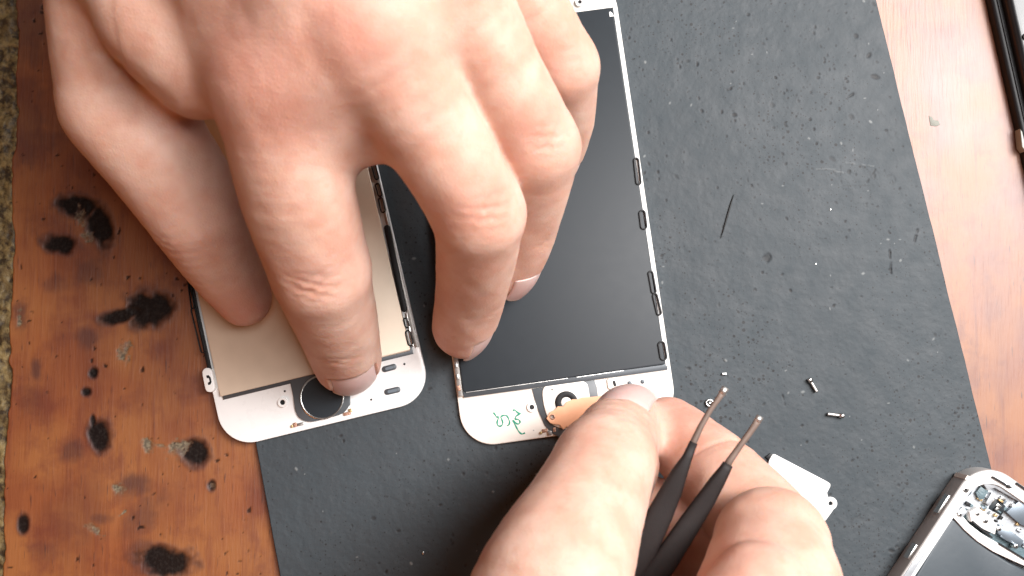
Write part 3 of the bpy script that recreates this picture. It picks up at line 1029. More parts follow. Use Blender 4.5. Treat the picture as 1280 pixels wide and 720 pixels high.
# crease where the back of the hand overlaps the thumb
for q0, q1, q2, dp in (((118, 58, 68), (168, 92, 62), (238, 146, 58), .6), ((150, 108, 60), (196, 128, 58), (238, 150, 56), .4)):
    for a_, b_ in ((q0, q1), (q1, q2)):
        A_, B_ = J(*a_, 0)[0], J(*b_, 0)[0]
        sl, x, y, z = F.box(np.minimum(A_, B_) - 14, np.maximum(A_, B_) + 14)
        t = np.clip(((x - A_[0]) * (B_ - A_)[0] + (y - A_[1]) * (B_ - A_)[1]) / ((B_ - A_)[0] ** 2 + (B_ - A_)[1] ** 2), 0, 1)
        dd = np.hypot(x - A_[0] - t * (B_ - A_)[0], y - A_[1] - t * (B_ - A_)[1]) + 0 * z
        F.f[sl] += (dp * np.exp(-(dd / 1.5) ** 2) * np.exp(-((z - (A_[2] + t * (B_ - A_)[2])) / 14) ** 2)).astype(np.float32)
# webs
for a, b, r in ((J(434, 168, 65, 0)[0], J(470, 172, 65, 0)[0], 4.8), (J(545, 60, 70, 0)[0], J(560, 60, 70, 0)[0], 6.0), (J(212, 120, 52, 0)[0], J(240, 100, 58, 0)[0], 6.0)):
    sl, g, *_ = chain_field(F, [(a, b, r, r)], 3)
    F.f[sl] = smin(F.f[sl], g, 7.0)
up3 = np.array((0, 0, 9.0))
finish_hand(F, 'hand', 'left hand reaching in from the top, index fingertip pressing beside the round home button',
            [(iM[0] + up3, 15, .55), (mM[0] + up3, 14, .5), (iP[0] + up3 + np.array((0, 3, 0)), 8, .5), (mP[0] + up3 + np.array((1, 3, 0)), 7.5, .5), (rP[0] + up3 + np.array((1, 3, 0)), 7, .5), (pP[0] + up3, 6, .4),
             (iT[0], 9, .35), (mT[0], 10, .4), (rT[0], 9, .45), (tT[0], 12, .6), (tI[0], 14, .25), (J(245, 140, 52, 0)[0], 8, .4)],
            [(at(405, 450, 24), 1.3, .75)], [nail_spec(tI, tT, (-.35, -.55, -.5), 6.9, 4.8, -5.0, 5.0),
             nail_spec(iD, iT, (0.34, -.46, .8), 8.0, 6.4, -5.0, 8.0, off=0.35),
             nail_spec(mD, mT, (1.0, -.32, .50), 7.5, 6.0, -5.2, 7.4, off=0.3),
             nail_spec(rD, rT, (.75, -.55, .45), 6.9, 5.4, -3.4, 7.0, off=0.3),
             nail_spec(pD, pT, (.8, -.5, .45), 6.2, 4.7, -3.2, 6.2, off=0.3)])

# ---- right hand: comes in from the bottom, thumb and index pinch the orange tape, tweezers across the palm
F = Field((-52, -185, 1.0), (92, 8, 112), HB)
tC, tM, tX, tI, tT = J(640, 905, 72, 19), J(690, 735, 68, 15.8), J(726, 650, 57, 13.2), J(757, 580, 43, 11.7), J(782, 527, 25, 8.5)
iT, iD, iP, iX, iM = J(836, 538, 17, 8.6), J(893, 590, 31, 10.2), J(951, 655, 43, 11.3), J(964, 738, 66, 13.8), J(905, 880, 80, 15)
mT, mD, mP, mM = J(795, 630, 18, 8.4), J(850, 664, 28, 9.6), J(925, 740, 38, 11.2), J(880, 905, 60, 14)
rT, rD, rP, rM = J(790, 720, 11, 8), J(840, 755, 15, 9.2), J(905, 815, 18, 10.5), J(850, 940, 42, 13.5)
pT, pD, pP, pM = J(775, 795, 10, 7), J(810, 820, 13, 8), J(865, 875, 15, 9), J(815, 975, 28, 12.5)
wA, wB = J(660, 1130, 66, 21), J(760, 1150, 50, 21)
palm = [(iM[0], wA[0], 14, 19, 9), (mM[0], wA[0], 14, 19, 9), (rM[0], wB[0], 13.5, 19, 9), (pM[0], wB[0], 12.5, 19, 9), (wA[0], wB[0], 20, 20, 10),
        (tC[0], wA[0], 18, 19, 12), (J(760, 900, 62, 0)[0], J(830, 930, 60, 0)[0], 14, 13, 12), (J(690, 850, 66, 0)[0], J(700, 960, 62, 0)[0], 15, 17, 12)]
sl, g, *_ = chain_field(F, palm, 9)
F.f[sl] = np.minimum(F.f[sl], g)
add_finger(F, [pM, pP, pD, pT], 1.5)
add_finger(F, [rM, rP, rD, rT], 1.2)
add_finger(F, [mM, mP, mD, mT], 1.2)
# index: the far two bones and the near bone meet in a sharp fold
ai = unit(iD[0] - iT[0])
prims = finger_prims([iT, iD, iP], 3.0)
sl, g, x, y, z = chain_field(F, prims, 3.0)
bt = unit(np.cross(ai, UP))
nn = np.cross(bt, ai)
for c, o, w_, st in ((iD[0], 0, .75, .75), (iD[0], -1.6, .5, .25), (iD[0], 1.7, .5, .25)):
    s = (x - c[0]) * ai[0] + (y - c[1]) * ai[1] + (z - c[2]) * ai[2] - o
    b = (x - c[0]) * bt[0] + (y - c[1]) * bt[1] + (z - c[2]) * bt[2]
    n = (x - c[0]) * nn[0] + (y - c[1]) * nn[1] + (z - c[2]) * nn[2]
    s = s + 0.012 * b * b + 0.25 * b
    side = sstep(-6, 2, n)
    g += (st * np.exp(-(s / w_) ** 2) * side).astype(np.float32)
F.f[sl] = smin(F.f[sl], g, 1.0)
iB = J(964, 681, 57, 12.3)
prims = [(iB[0], iX[0], 12.3, 13.6, 1.2), (iX[0], iM[0], 13.8, 15, 3)]
sl, g, x, y, z = chain_field(F, prims, 2)
F.f[sl] = smin(F.f[sl], g, 0.8)
prims = [(J(950, 746, 76, 0)[0], J(925, 800, 82, 0)[0], 10.5, 12.0, 2.0)]
sl, g, x, y, z = chain_field(F, prims, 2)
F.f[sl] = smin(F.f[sl], g, 0.8)
add_finger(F, [tC, tM, tX, tI, tT], 5.0, knuckles=[(tI[0] + np.array((0, 0, 1.0)), 10.6)],
           wrinkles=[wr(tI, tT[0] - tX[0], (0, .5, 1), .26, [(-4.6, .5), (-2.8, .8), (-1, .9), (.8, .9), (2.6, .7), (4.2, .5)]),
                     wr(tT, tT[0] - tI[0], (-.3, .4, .9), .42, [(-7.2, 1.0), (-9.2, .5)])],
           nail=nail_spec(tI, tT, (-0.34, .40, .90), 8.5, 8.2, -5.6, 8.2, off=0.35))
finish_hand(F, 'hand', 'right hand at the bottom pinching the orange tape between thumb and index finger',
            [(tT[0], 9, .3), (iT[0], 16, .55), (iD[0], 11, .35), (iP[0], 10, .3), (tI[0] + up3, 9, .2), (mD[0], 12, .3), (J(950, 745, 78, 0)[0], 14, .4)],
            [(at(720, 624, 75), .55, .5)], [nail_spec(tI, tT, (-0.34, .40, .90), 8.5, 8.2, -5.6, 8.2, off=0.35)])

# ------------------------------------------------------------------ loose screens
class Local:
    """Frame of a flat thing: origin at one corner, x along its bottom edge (photo pixels of both corners)."""

    def __init__(self, p0, p1, h):
        a, b = at(*p0, h), at(*p1, h)
        self.o = Vector((a.x, a.y, 0)); self.ang = math.atan2(b.y - a.y, b.x - a.x)
        self.w = (b - a).length
        self.inv = Matrix.Rotation(-self.ang, 2)

    def __call__(self, px, py, h):
        p = at(px, py, h) - self.o
        q = self.inv @ Vector((p.x, p.y))
        return (q.x, q.y)


def clip_ring(name, loc, a, b, h, half, wall, z0, z1, mat, parent):
    """Open metal / plastic clip: long rounded ring seen from above."""
    a, b = Vector(loc(*a, h)), Vector(loc(*b, h))
    return prism(name, pill(a, b, half), z0, z1, mat, parent, bev=0.08, holes=[pill(a, b, half - wall)])


def boss(loc, px, py, r, z, parent, matr, hole=0.42):
    c = loc(px, py, z)
    o = prism('screw_boss', disc(*c, r, 24), z - 0.3, z + 0.55, matr, parent, bev=0.12, holes=[disc(*c, r * hole, 16)])
    prism('screw_hole', disc(*c, r * hole, 16), z - 0.3, z + 0.12, M['black'], o)
    return o


BASE = MAT_T + 0.22
GL = 1.1                                       # glass back surface, local height
W5, L5 = 58.6, 123.8

# ---- right screen: dark backing film
R = Local((580, 561), (848, 524), BASE + GL)
scr = empty('phone_screen', (R.o.x, R.o.y, BASE), R.ang)
tag(scr, 'white phone screen with dark grey film and green handwriting under the middle finger', 'phone screen', 'loose phone screens')
W5r = R.w
H_ = BASE + GL
gl = prism('front_glass', rrect(0, 0, W5r, L5, 9.0, 14), 0, GL, M['warm_white'], scr, bev=0.3, seg=3)
x0, yb = R(580, 497, H_)
x1, _ = R(834, 463, H_)
_, yt = R(768, 11, H_)
prism('lower_lip', [(x0, yb), (x1 + .1, yb), (x1 + .1, yb + 2.6), (x0, yb + 2.6)], GL + .02, GL + 0.75, M['lip'], scr, bev=0.15)
prism('backing_film', rrect(1.9, yb + 1.5, W5r - 1.5, yt, 0.5, 3), GL + .04, GL + 1.35, M['screen_black'], scr, bev=0.18, seg=3)
prism('edge_glint', [(2.6, yb + 1.22), (W5r * .52, yb + 1.30), (W5r * .52, yb + 1.46), (2.6, yb + 1.42)], GL + .8, GL + 1.15, M['steel'], scr)  # bright slivers added as the highlight lines above the lip
prism('edge_glint', [(W5r * .56, yb + 1.24), (W5r * .78, yb + 1.32), (W5r * .78, yb + 1.45), (W5r * .56, yb + 1.42)], GL + .8, GL + 1.12, M['steel'], scr)
rl = prism('side_rail', [(0.35, yb + .5), (1.7, yb + .5), (1.7, L5 - 15), (0.35, L5 - 15)], GL + .02, GL + 1.5, M['dull_steel'], scr, bev=0.12)
for k in range(9):
    prism('rail_tab', [(0.5, yb + 2 + 3.1 * k), (1.3, yb + 2 + 3.1 * k), (1.3, yb + 3.4 + 3.1 * k), (0.5, yb + 3.4 + 3.1 * k)], GL + 1.45, GL + 1.75, M['steel'] if k % 3 else M['copper'], rl, bev=.08)
prism('side_rail', [(W5r - 1.42, yb + 1), (W5r - 0.25, yb + 1), (W5r - 0.25, L5 - 9), (W5r - 1.42, L5 - 9)], GL + .03, GL + 0.9, M['white_plastic'], scr, bev=0.15)
for a, b, hw_ in (((795, 201), (798, 228), .85), ((802.5, 267), (804.5, 283), 1.0), ((813, 342), (817, 364), .8), ((818.5, 370), (823.5, 391), .8), ((826.5, 431), (829, 446), 1.05)):
    clip_ring('side_clip', R, a, b, H_ + 1, hw_, .42, GL + .9, GL + 1.75, M['black'], scr)
top = prism('top_bezel', [(3, yt + .35), (W5r - 2.2, yt + .35), (W5r - 2.2, L5 - 9), (3, L5 - 9)], GL + .02, GL + .5, M['white_plastic'], scr, bev=.15)
boss(R, 724, 6, 1.25, GL + .45, top, M['white_plastic'])
c = R(764, 18, H_ + 1)
prism('corner_sticker', [(c[0] - .55, c[1] - .7), (c[0] + .6, c[1] - .75), (c[0] + .35, c[1] + .1), (c[0] - .2, c[1] + .75), (c[0] - .55, c[1] + .5)], GL + 1.36, GL + 1.42, M['white_plastic'], scr)

# home button cell: gasket trough round a white rounded tile
P = lambda *q: [R(px, py, H_) for px, py in q]
gas_o = P((665, 486), (700, 481), (743, 475), (746, 484), (749, 512), (750, 530), (745, 541), (722, 549), (706, 549), (692, 543), (681, 532), (673, 514), (668, 498))
g0 = prism('button_gasket', gas_o, GL + .02, GL + .28, M['grey_film'], scr, bev=.06)
tile = [R(px, py, H_ + .3) for px, py in ((684, 481), (694, 478.5), (707, 476.5), (722, 475), (730, 477), (735, 483), (738, 505), (738, 524), (733, 532), (714, 536), (700, 535), (688, 528), (681, 512), (678, 495), (679, 486))]
tl = prism('button_tile', rounded(tile), GL + .1, GL + .62, M['warm_white'], g0, bev=.22, seg=3)
c = R(708, 503, H_ + .6)
prism('button_ring', disc(*c, 3.05, 36), GL + .6, GL + .85, M['black'], scr, bev=.08, holes=[disc(c[0], c[1], 1.45, 24)])
prism('button_dome', disc(*c, 1.42, 24), GL + .6, GL + .74, M['warm_white'], scr, bev=.1)
c = R(690, 487, H_)
prism('pin_hole', disc(c[0], c[1] , .22, 10), GL + .6, GL + .68, M['black'], scr)
boss(R, 664.5, 508.5, 1.3, GL + .05, scr, M['white_plastic'], .5)
c = R(767, 479, H_)
sq = prism('screw_plate', rrect(c[0] - 1.7, c[1] - 1.5, c[0] + 1.5, c[1] + 1.5, .7, 5), GL + .02, GL + .5, M['warm_white'], scr, bev=.12)
prism('screw_hole', pill((c[0] + .1, c[1] + .35), (c[0] + .25, c[1] - .5), .38), GL + .5, GL + .56, M['black'], sq)
a, b = R(787, 479, H_), R(803, 477, H_)
bar = prism('contact_strip', pill(a, b, .75), GL + .02, GL + .2, M['white_plastic'], scr, bev=.06)
for p in (a, b):
    prism('contact_dot', disc(*p, .6, 16), GL + .2, GL + .3, M['lip'], bar, bev=.05)
for px, py, w_, h_, mt in ((681, 538, 1.5, .9, 'copper'), (687, 541, 1.2, 1.1, 'dull_steel'), (693, 537, .8, 1.2, 'copper'), (676, 541, .7, .7, 'gold')):
    c = R(px, py, H_)
    prism('contact_pad', rrect(c[0] - w_ / 2, c[1] - h_ / 2, c[0] + w_ / 2, c[1] + h_ / 2, .2, 3), GL + .02, GL + .45, M[mt], scr, bev=.08)
c = R(667, 538, H_)
prism('pin_hole', disc(*c, .2, 10), GL + .02, GL + .05, M['frame_side'], scr)
hw = []
O3 = lambda q: [(560 + x / 5.14, 430 + y / 5.14) for x, y in q]
s1 = O3([(292, 440), (303, 455), (313, 470), (322, 468), (322, 482), (316, 500), (318, 520), (332, 528), (346, 522), (352, 505), (346, 486), (340, 470), (352, 460), (368, 458), (382, 466), (390, 484), (396, 503), (390, 520), (378, 524)])
s2 = O3([(416, 428), (426, 424), (436, 430), (450, 442), (466, 446), (452, 454), (436, 466), (432, 482), (448, 484), (460, 492), (462, 504), (452, 514), (436, 508), (426, 496), (418, 492), (424, 506), (436, 528), (446, 548), (458, 566), (472, 577), (484, 576), (494, 570)])
hwr = empty('handwriting', (0, 0, 0)); hwr.parent = scr
for s_ in (s1, s2):
    path = [Vector((*R(px, py, H_), GL + .02)) for px, py in s_]
    ov = []
    for i in range(len(path) - 1):
        p0, p1, p2, p3 = path[max(i - 1, 0)], path[i], path[i + 1], path[min(i + 2, len(path) - 1)]
        for k in range(4):
            t = k / 4
            ov.append(0.5 * ((2 * p1) + (p2 - p0) * t + (2 * p0 - 5 * p1 + 4 * p2 - p3) * t * t + (3 * p1 - p0 - 3 * p2 + p3) * t ** 3))
    ov.append(path[-1])
    tube('pen_stroke', ov, [.19 + .05 * math.sin(i * .7) for i in range(len(ov))], M['green'], hwr, n=6, flat=.12)

# ---- left screen: pale silver diffuser
Lc = Local((281, 562), (540.5, 499), BASE + GL)
scl = empty('phone_screen', (Lc.o.x, Lc.o.y, BASE), Lc.ang)
tag(scl, 'white phone screen with pale silver back and black round home button under the left hand', 'phone screen', 'loose phone screens')
Wl = Lc.w
prism('front_glass', rrect(0, 0, Wl, L5, 9.0, 14), 0, GL, M['white'], scl, bev=0.3, seg=3)
_, yb = Lc(360, 476, H_)
prism('lower_lip', [(2.6, yb - .9), (Wl - 2.2, yb - .9), (Wl - 2.2, yb + 1.6), (2.6, yb + 1.6)], GL + .02, GL + .55, M['lip'], scl, bev=.12)
prism('back_diffuser', rrect(2.2, yb + .1, Wl - 2.6, L5 - 14, .5, 3), GL + .04, GL + 1.25, M['backlight'], scl, bev=.15, seg=3)
prism('side_rail', [(0.3, yb + 4), (1.3, yb + 4), (1.3, L5 - 12), (0.3, L5 - 12)], GL + .02, GL + .9, M['black'], scl, bev=.12)
prism('side_rail', [(Wl - 1.3, yb + .6), (Wl - .3, yb + .6), (Wl - .3, L5 - 12), (Wl - 1.3, L5 - 12)], GL + .02, GL + 1.0, M['dull_steel'], scl, bev=.12)
prism('top_bezel', [(3, L5 - 13.6), (Wl - 3, L5 - 13.6), (Wl - 3, L5 - 9), (3, L5 - 9)], GL + .02, GL + .5, M['white_plastic'], scl, bev=.15)
for a, b, hw_, mt in (((236, 346), (241, 384), .5, 'black'), ((242, 388), (254, 438), .75, 'black')):
    clip_ring('side_clip', Lc, a, b, H_ + 1.2, hw_, .22, GL + .8, GL + 1.7, M[mt], scl)
a, b = Lc(259.5, 466, H_ + 1), Lc(263, 484, H_ + 1)
lug = prism('screw_lug', pill(a, b, 1.35), GL + .02, GL + 1.55, M['white_plastic'], scl, bev=.25, seg=3)
m_ = ((a[0] + b[0]) / 2, (a[1] + b[1]) / 2)
prism('screw_slot', [(m_[0] - .3, m_[1] + 1.3), (m_[0] + .3, m_[1] + 1.3), (m_[0] + .75, m_[1] + .6), (m_[0] + .75, m_[1] - .7), (m_[0] + .3, m_[1] - 1.3), (m_[0] - .3, m_[1] - 1.3), (m_[0] - .3, m_[1] - .7),
                    (m_[0] + .25, m_[1] - .45), (m_[0] + .25, m_[1] + .45), (m_[0] - .3, m_[1] + .6)], GL + 1.5, GL + 1.6, M['black'], lug)
for a, b, hw_, wl in (((467, 207), (471, 222), .7, .3), ((472, 232), (475, 243), .7, .3), ((476, 250), (479, 263), .75, .3), ((507, 400), (509, 407), .7, .35), ((510, 416), (513, 429), .8, .3)):
    clip_ring('side_clip', Lc, a, b, H_ + 1.2, hw_, wl, GL + .8, GL + 1.75, M['black'], scl)
a, b = Lc(484, 285, H_ + 1.2), Lc(505, 386, H_ + 1.2)
prism('clip_bar', pill(a, b, .85), GL + .6, GL + 1.65, M['black'], scl, bev=.2)
for a, b in (((481, 262), (503, 362)), ((508, 392), (516, 432))):
    a, b = Lc(*a, H_ + 1), Lc(*b, H_ + 1)
    prism('rail_strip', pill(a, b, .28), GL + 1.0, GL + 1.5, M['steel'], scl, bev=.08)
gz = [Lc(px, py, H_) for px, py in ((365, 470), (395, 462), (432, 455), (438, 500), (436, 508), (428, 517), (408, 523), (390, 527), (377, 524), (370, 514), (367, 495))]
gq = prism('button_gasket', rounded(gz), GL + .02, GL + .62, M['grey_film'], scl, bev=.1)
c = Lc(402.5, 496.5, H_ + .6)
prism('button_rim', disc(*c, 5.95, 48), GL + .6, GL + .92, M['steel'], scl, bev=.1, holes=[disc(*c, 5.5, 48)])
prism('home_button', disc(*c, 5.5, 48), GL + .6, GL + .74, M['screen_black'], scl)
boss(Lc, 355.5, 502.5, 1.35, GL + .05, scl, M['white_plastic'], .5)
for a, b in (((481, 461.5), (492, 458.5)), ((484, 490), (497, 487))):
    a, b = Lc(*a, H_), Lc(*b, H_)
    s_ = prism('vent_slot', pill(a, b, .82), GL + .02, GL + .16, M['lip'], scl, bev=.05)
    prism('slot_mesh', pill((a[0] + .5, a[1]), (b[0] - .5, b[1]), .38), GL + .16, GL + .22, M['slate'], s_)
for px, py in ((505.5, 455), (464, 499.5), (356, 489)):
    c = Lc(px, py, H_)
    prism('pin_hole', disc(*c, .3, 12), GL + .02, GL + .06, M['black'], scl)
for px, py, w_, h_, mt in ((434, 517, 2.0, .9, 'copper'), (438, 513, 1.0, 1.0, 'gold'), (376, 530, 1.8, .8, 'dull_steel'), (369, 531, 1.0, 1.2, 'copper'), (365, 533, .6, .8, 'gold')):
    c = Lc(px, py, H_)
    prism('contact_pad', rrect(c[0] - w_ / 2, c[1] - h_ / 2, c[0] + w_ / 2, c[1] + h_ / 2, .18, 3), GL + .02, GL + .4, M[mt], scl, bev=.08)

# ------------------------------------------------------------------ orange tape in the fingers
tz = BASE + GL + 1.0
c0 = at(712, 515, tz)
tape = empty('orange_tape', (c0.x, c0.y, tz))
tag(tape, 'small orange tape with an eyelet held by the right hand over the screen', 'tape')


def flat_local(pts, h, o):
    r = []
    for px, py in pts:
        p = at(px, py, h); r.append((p.x - o.x, p.y - o.y))
    return r


tp = flat_local(((683, 523), (688, 515), (694, 512), (697, 508), (704, 508), (709, 502), (716, 499), (722, 499), (727, 497), (740, 496), (760, 494), (790, 490), (800, 505), (780, 530), (745, 538),
                 (724, 532), (716, 535), (708, 533), (704, 537), (700, 531), (694, 530), (688, 529)), tz, c0)
hl = flat_local([(690.5, 521)], tz, c0)[0]
body = prism('tape_body', tp, 0, 0.22, M['orange'], tape, bev=.05, holes=[disc(hl[0], hl[1], .62, 14)])
prism('eyelet', disc(hl[0], hl[1], .78, 18), 0.2, 0.36, M['copper'], tape, bev=.06, holes=[disc(hl[0], hl[1], .42, 14)])

# ------------------------------------------------------------------ tweezers
twc = at(702, 885, 46)
tw = empty('tweezers', (0, 0, 0))
tag(tw, 'black coated tweezers with worn bare metal tips held across the right index finger', 'tweezers')


def arm(pts, tippts):
    pth = [at(px, py, h) for px, py, h, w_ in pts]
    k = lambda h, w_: w_ / 2 * (CAM_H - h) / FPX
    a = tube('arm', pth, [k(h, w_) for px, py, h, w_ in pts], M['coat'], tw, n=16, flat=[min(1.1, k(h, w_) * .55 + .25) for px, py, h, w_ in pts])
    pth = [at(px, py, h) for px, py, h, w_ in tippts]
    t = tube('tip', pth, [k(h, w_) for px, py, h, w_ in tippts], M['tip'], a, n=12, flat=[.75 - .4 * i / len(tippts) for i in range(len(tippts))])
    e0, e1 = pth[-2].lerp(pth[-1], .35), pth[-1] + (pth[-1] - pth[-2]).normalized() * .15
    tube('tip_end', [e0, e1], [k(54, 9.2), k(54, 9.4)], M['dull_steel'], a, n=8, flat=[.48, .46])
    return a


arm([(640, 985, 44, 26), (690, 895, 46, 27), (740, 805, 49, 31), (778, 735, 51, 34), (803, 688, 52, 35), (826, 641, 53, 32), (839, 614, 53, 27), (850, 590, 54, 20), (859, 572, 54, 12.5), (867, 553, 54, 10)],
    [(862, 564, 54, 9), (868, 550, 54, 8.5), (876, 533, 54, 7.5), (888, 512, 54, 7), (899, 497, 54, 7.5), (907, 485, 54, 9)])
arm([(648, 990, 44, 26), (700, 897, 46, 27), (758, 805, 49, 31), (800, 745, 51, 33), (832, 701, 52, 32), (862, 655, 53, 28), (882, 625, 53, 24), (897, 601, 54, 19), (906, 587, 54, 14.5), (910, 580, 54, 13)],
    [(904, 590, 54, 11), (912, 576, 54, 9), (926, 556, 54, 7.5), (937, 541, 54, 8), (944, 531, 54, 8.5), (950, 521, 54, 9.5)])

# ------------------------------------------------------------------ small loose pieces on the mat
zb = MAT_T + 0.2
c0 = at(1000, 605, zb)
br = empty('white_bracket', (c0.x, c0.y, zb))
tag(br, 'small white bracket plate with a holed ear lying beside the right hand', 'bracket')
ear = [(1038.5 + 8.2 * math.cos(math.radians(a)), 629.5 + 8.2 * math.sin(math.radians(a))) for a in range(-115, 66, 15)]
pl = flat_local([(962, 574), (966, 568), (969, 568), (1034, 602), (1038, 605), (1038, 608), (1034, 616)] + ear + [(1040, 640), (1032, 651), (1028, 650), (990, 632), (955, 600)], zb + .8, c0)
hc = flat_local([(1038.3, 629.5)], zb + .8, c0)[0]
prism('plate', pl, 0, 0.8, M['white_plastic'], br, bev=.15, seg=3, holes=[disc(hc[0], hc[1], .58, 18)])
e_ = flat_local([(957, 571), (963, 566.5), (967, 569), (961, 575)], zb + .4, c0)
prism('end_pad', e_, 0, .6, M['black'], br, bev=.08)


def screw(p, q, r, label):
    a, b = at(*p, zb + r), at(*q, zb + r)
    d = (b - a)
    o = empty('screw', (a.x, a.y, zb + r))
    tag(o, label, 'screw', 'loose screws on the mat')
    d0 = Vector((0, 0, 0))
    L_ = d.length; u = d / L_
    tube('head', [u * 0, u * .25, u * L_ * .3], [r * .9, r * 1.15, r * 1.05], M['steel'], o, n=14)
    n_ = 22
    tube('shank', [u * (L_ * .28 + L_ * .72 * i / n_) for i in range(n_ + 1)], [r * (.72 + (.12 if i % 2 else -.06)) * (1 if i < n_ else .6) for i in range(n_ + 1)], M['dull_steel'], o, n=12)


screw((1011, 473), (1021, 490), .55, 'tiny silver screw standing out head up on the grey mat, upper of the two')
screw((1055, 520), (1034, 517.5), .58, 'tiny silver threaded screw lying flat on the grey mat, lower of the two')
c0 = at(886.5, 503.5, zb)
nt_ = empty('ring_nut', (c0.x, c0.y, zb))
tag(nt_, 'tiny round metal nut on the mat beside the upper tweezer tip', 'nut')
prism('collar', disc(0, 0, 1.12, 24), 0, .7, M['steel'], nt_, bev=.2, seg=3, holes=[disc(0, 0, .6, 16)])
prism('core', disc(0.1, -.05, .34, 12), 0, .5, M['steel'], nt_, bev=.1)
prism('base', disc(0, 0, .9, 20), -.1, .1, M['black'], nt_)
c0 = at(905, 467.5, zb)
ch = prism('metal_chip', [(-.65, -.25), (.6, -.3), (.68, .25), (-.6, .3)], 0, .4, M['steel'], None, bev=.08)
ch.location = Vector((c0.x, c0.y, zb)) * S
tag(ch, 'tiny bright metal chip on the mat above the tweezer tips', 'metal chip')
pth = [at(px, py, zb + .12) for px, py in ((917.5, 243), (914, 254), (910, 268), (905.5, 284), (901, 298))]
fb = tube('thin_fibre', pth, [.06, .2, .24, .18, .05], M['grey_rubber_dark'], None, n=8, flat=.8)
tag(fb, 'thin dark sliver lying on the grey mat right of the dark screen', 'sliver')
for i, (px, py, r_, lab) in enumerate(((529, 691, .34, 'bright crumb of solder on the dark mat between the hands'), (1038, 262, .2, 'bright speck of solder near the right edge of the mat'),
                                       (1020, 330, .16, 'pale speck of solder beside the short cut in the mat'))):
    c0 = at(px, py, zb)
    pts = [(r_ * (0.8 + .4 * rnd.random()) * math.cos(a), 1.3 * r_ * (0.8 + .4 * rnd.random()) * math.sin(a)) for a in [k * math.pi / 4 for k in range(8)]]
    o = prism('solder_crumb', pts, 0, r_, M['steel'], None, bev=r_ * .3)
    o.location = Vector((c0.x, c0.y, zb - .05)) * S
    tag(o, lab, 'solder crumb', 'solder crumbs on the mat')
c0 = at(1168, 152, 0)
fl = prism('paint_fleck', flat_local(((1161, 145), (1165, 146), (1167, 150), (1173, 151), (1175, 156), (1170, 158), (1163, 157), (1162, 151)), 0, c0), 0, .12, M['fleck'], None, bev=.04)
fl.location = Vector((c0.x, c0.y, 0.01)) * S
tag(fl, 'grey paint fleck on the bare wood right of the mat', 'paint fleck')

# ------------------------------------------------------------------ opened phone, bottom right corner
PH = 7.0
Z0 = MAT_T + .25
c_ext = at(1225, 570, Z0 + PH)
e_left = at(1225 - 77, 570 + 117, Z0 + PH)
ang = math.atan2(e_left.y - c_ext.y, e_left.x - c_ext.x)          # along the long side, away from the corner
ph = empty('dismantled_phone', (c_ext.x, c_ext.y, Z0), ang + math.pi / 2)   # local -y runs down the long side, +x into the phone
tag(ph, 'opened silver phone body with bare battery and circuit parts at the bottom right corner', 'phone')
cz, sz = math.cos(-(ang + math.pi / 2)), math.sin(-(ang + math.pi / 2))


def PB(px, py, h):
    p = at(px, py, Z0 + h)
    dx, dy = p.x - c_ext.x, p.y - c_ext.y
    return (dx * cz - dy * sz, dx * sz + dy * cz)


def pb(pts, h):
    return [PB(px, py, h) for px, py in pts]


out_ = rrect(0, -L5, W5, 0, 9.2, 14)
in_ = rrect(1.0, -L5 + 1, W5 - 1, -1.0, 8.3, 14)
wall = prism('side_wall', out_, 0, PH, M['frame_side'], ph, bev=.45, seg=3, holes=[in_])
prism('back_plate', in_, 0.05, 1.0, M['shield'], ph)
rim_i = rrect(3.0, -L5 + 3, W5 - 3, -3.6, 6.6, 14)
prism('rim', rrect(.55, -L5 + .55, W5 - .55, -.55, 8.7, 14), PH - 1.4, PH + .12, M['white'], ph, bev=.25, seg=3, holes=[rim_i])
prism('inner_shelf', rrect(2.9, -L5 + 2.9, W5 - 2.9, -2.9, 6.6, 14), PH - 3.2, PH - 2.2, M['shield'], ph, holes=[rrect(5.0, -L5 + 8, W5 - 6, -13, 1, 4)])
# buttons and antenna line on the long side facing the hand
for y0, y1, nm in ((-18.6, -13.0, 'volume_button'), (-33.0, -28.6, 'volume_button')):
    b_ = prism(nm, [(-.55, y0), (.2, y0), (.2, y1), (-.55, y1)], 3.0, 5.6, M['steel'], ph, bev=.2, seg=2)
prism('antenna_line', [(-.03, -7.3), (1.6, -7.3), (1.6, -6.1), (-.03, -6.1)], .4, PH + .14, M['warm_white'], ph)
# battery
bt_ = pb(((1188, 647), (1196, 651), (1212, 668), (1235, 686), (1262, 703), (1300, 722), (1250, 800), (1150, 790), (1120, 760)), 6.0)
bat = prism('battery', bt_, 1.2, 6.0, M['battery'], ph, bev=.7, seg=3)
st = pb(((1204, 672), (1212, 675), (1190, 715), (1183, 716)), 6.05)
# light inner frame strip between battery and boards
prism('battery_bracket', pb(((1190, 645), (1199, 640), (1212, 655), (1226, 666), (1246, 678), (1272, 694), (1300, 708), (1300, 716), (1268, 702), (1242, 690), (1222, 677), (1206, 663)), 6.6), 4.4, 6.6, M['white_plastic'], ph, bev=.3)
prism('inner_strip', pb(((1128, 722), (1150, 690), (1156, 686), (1158, 690), (1136, 726)), 7.2), 5.4, 7.2, M['shield'], ph, bev=.2)
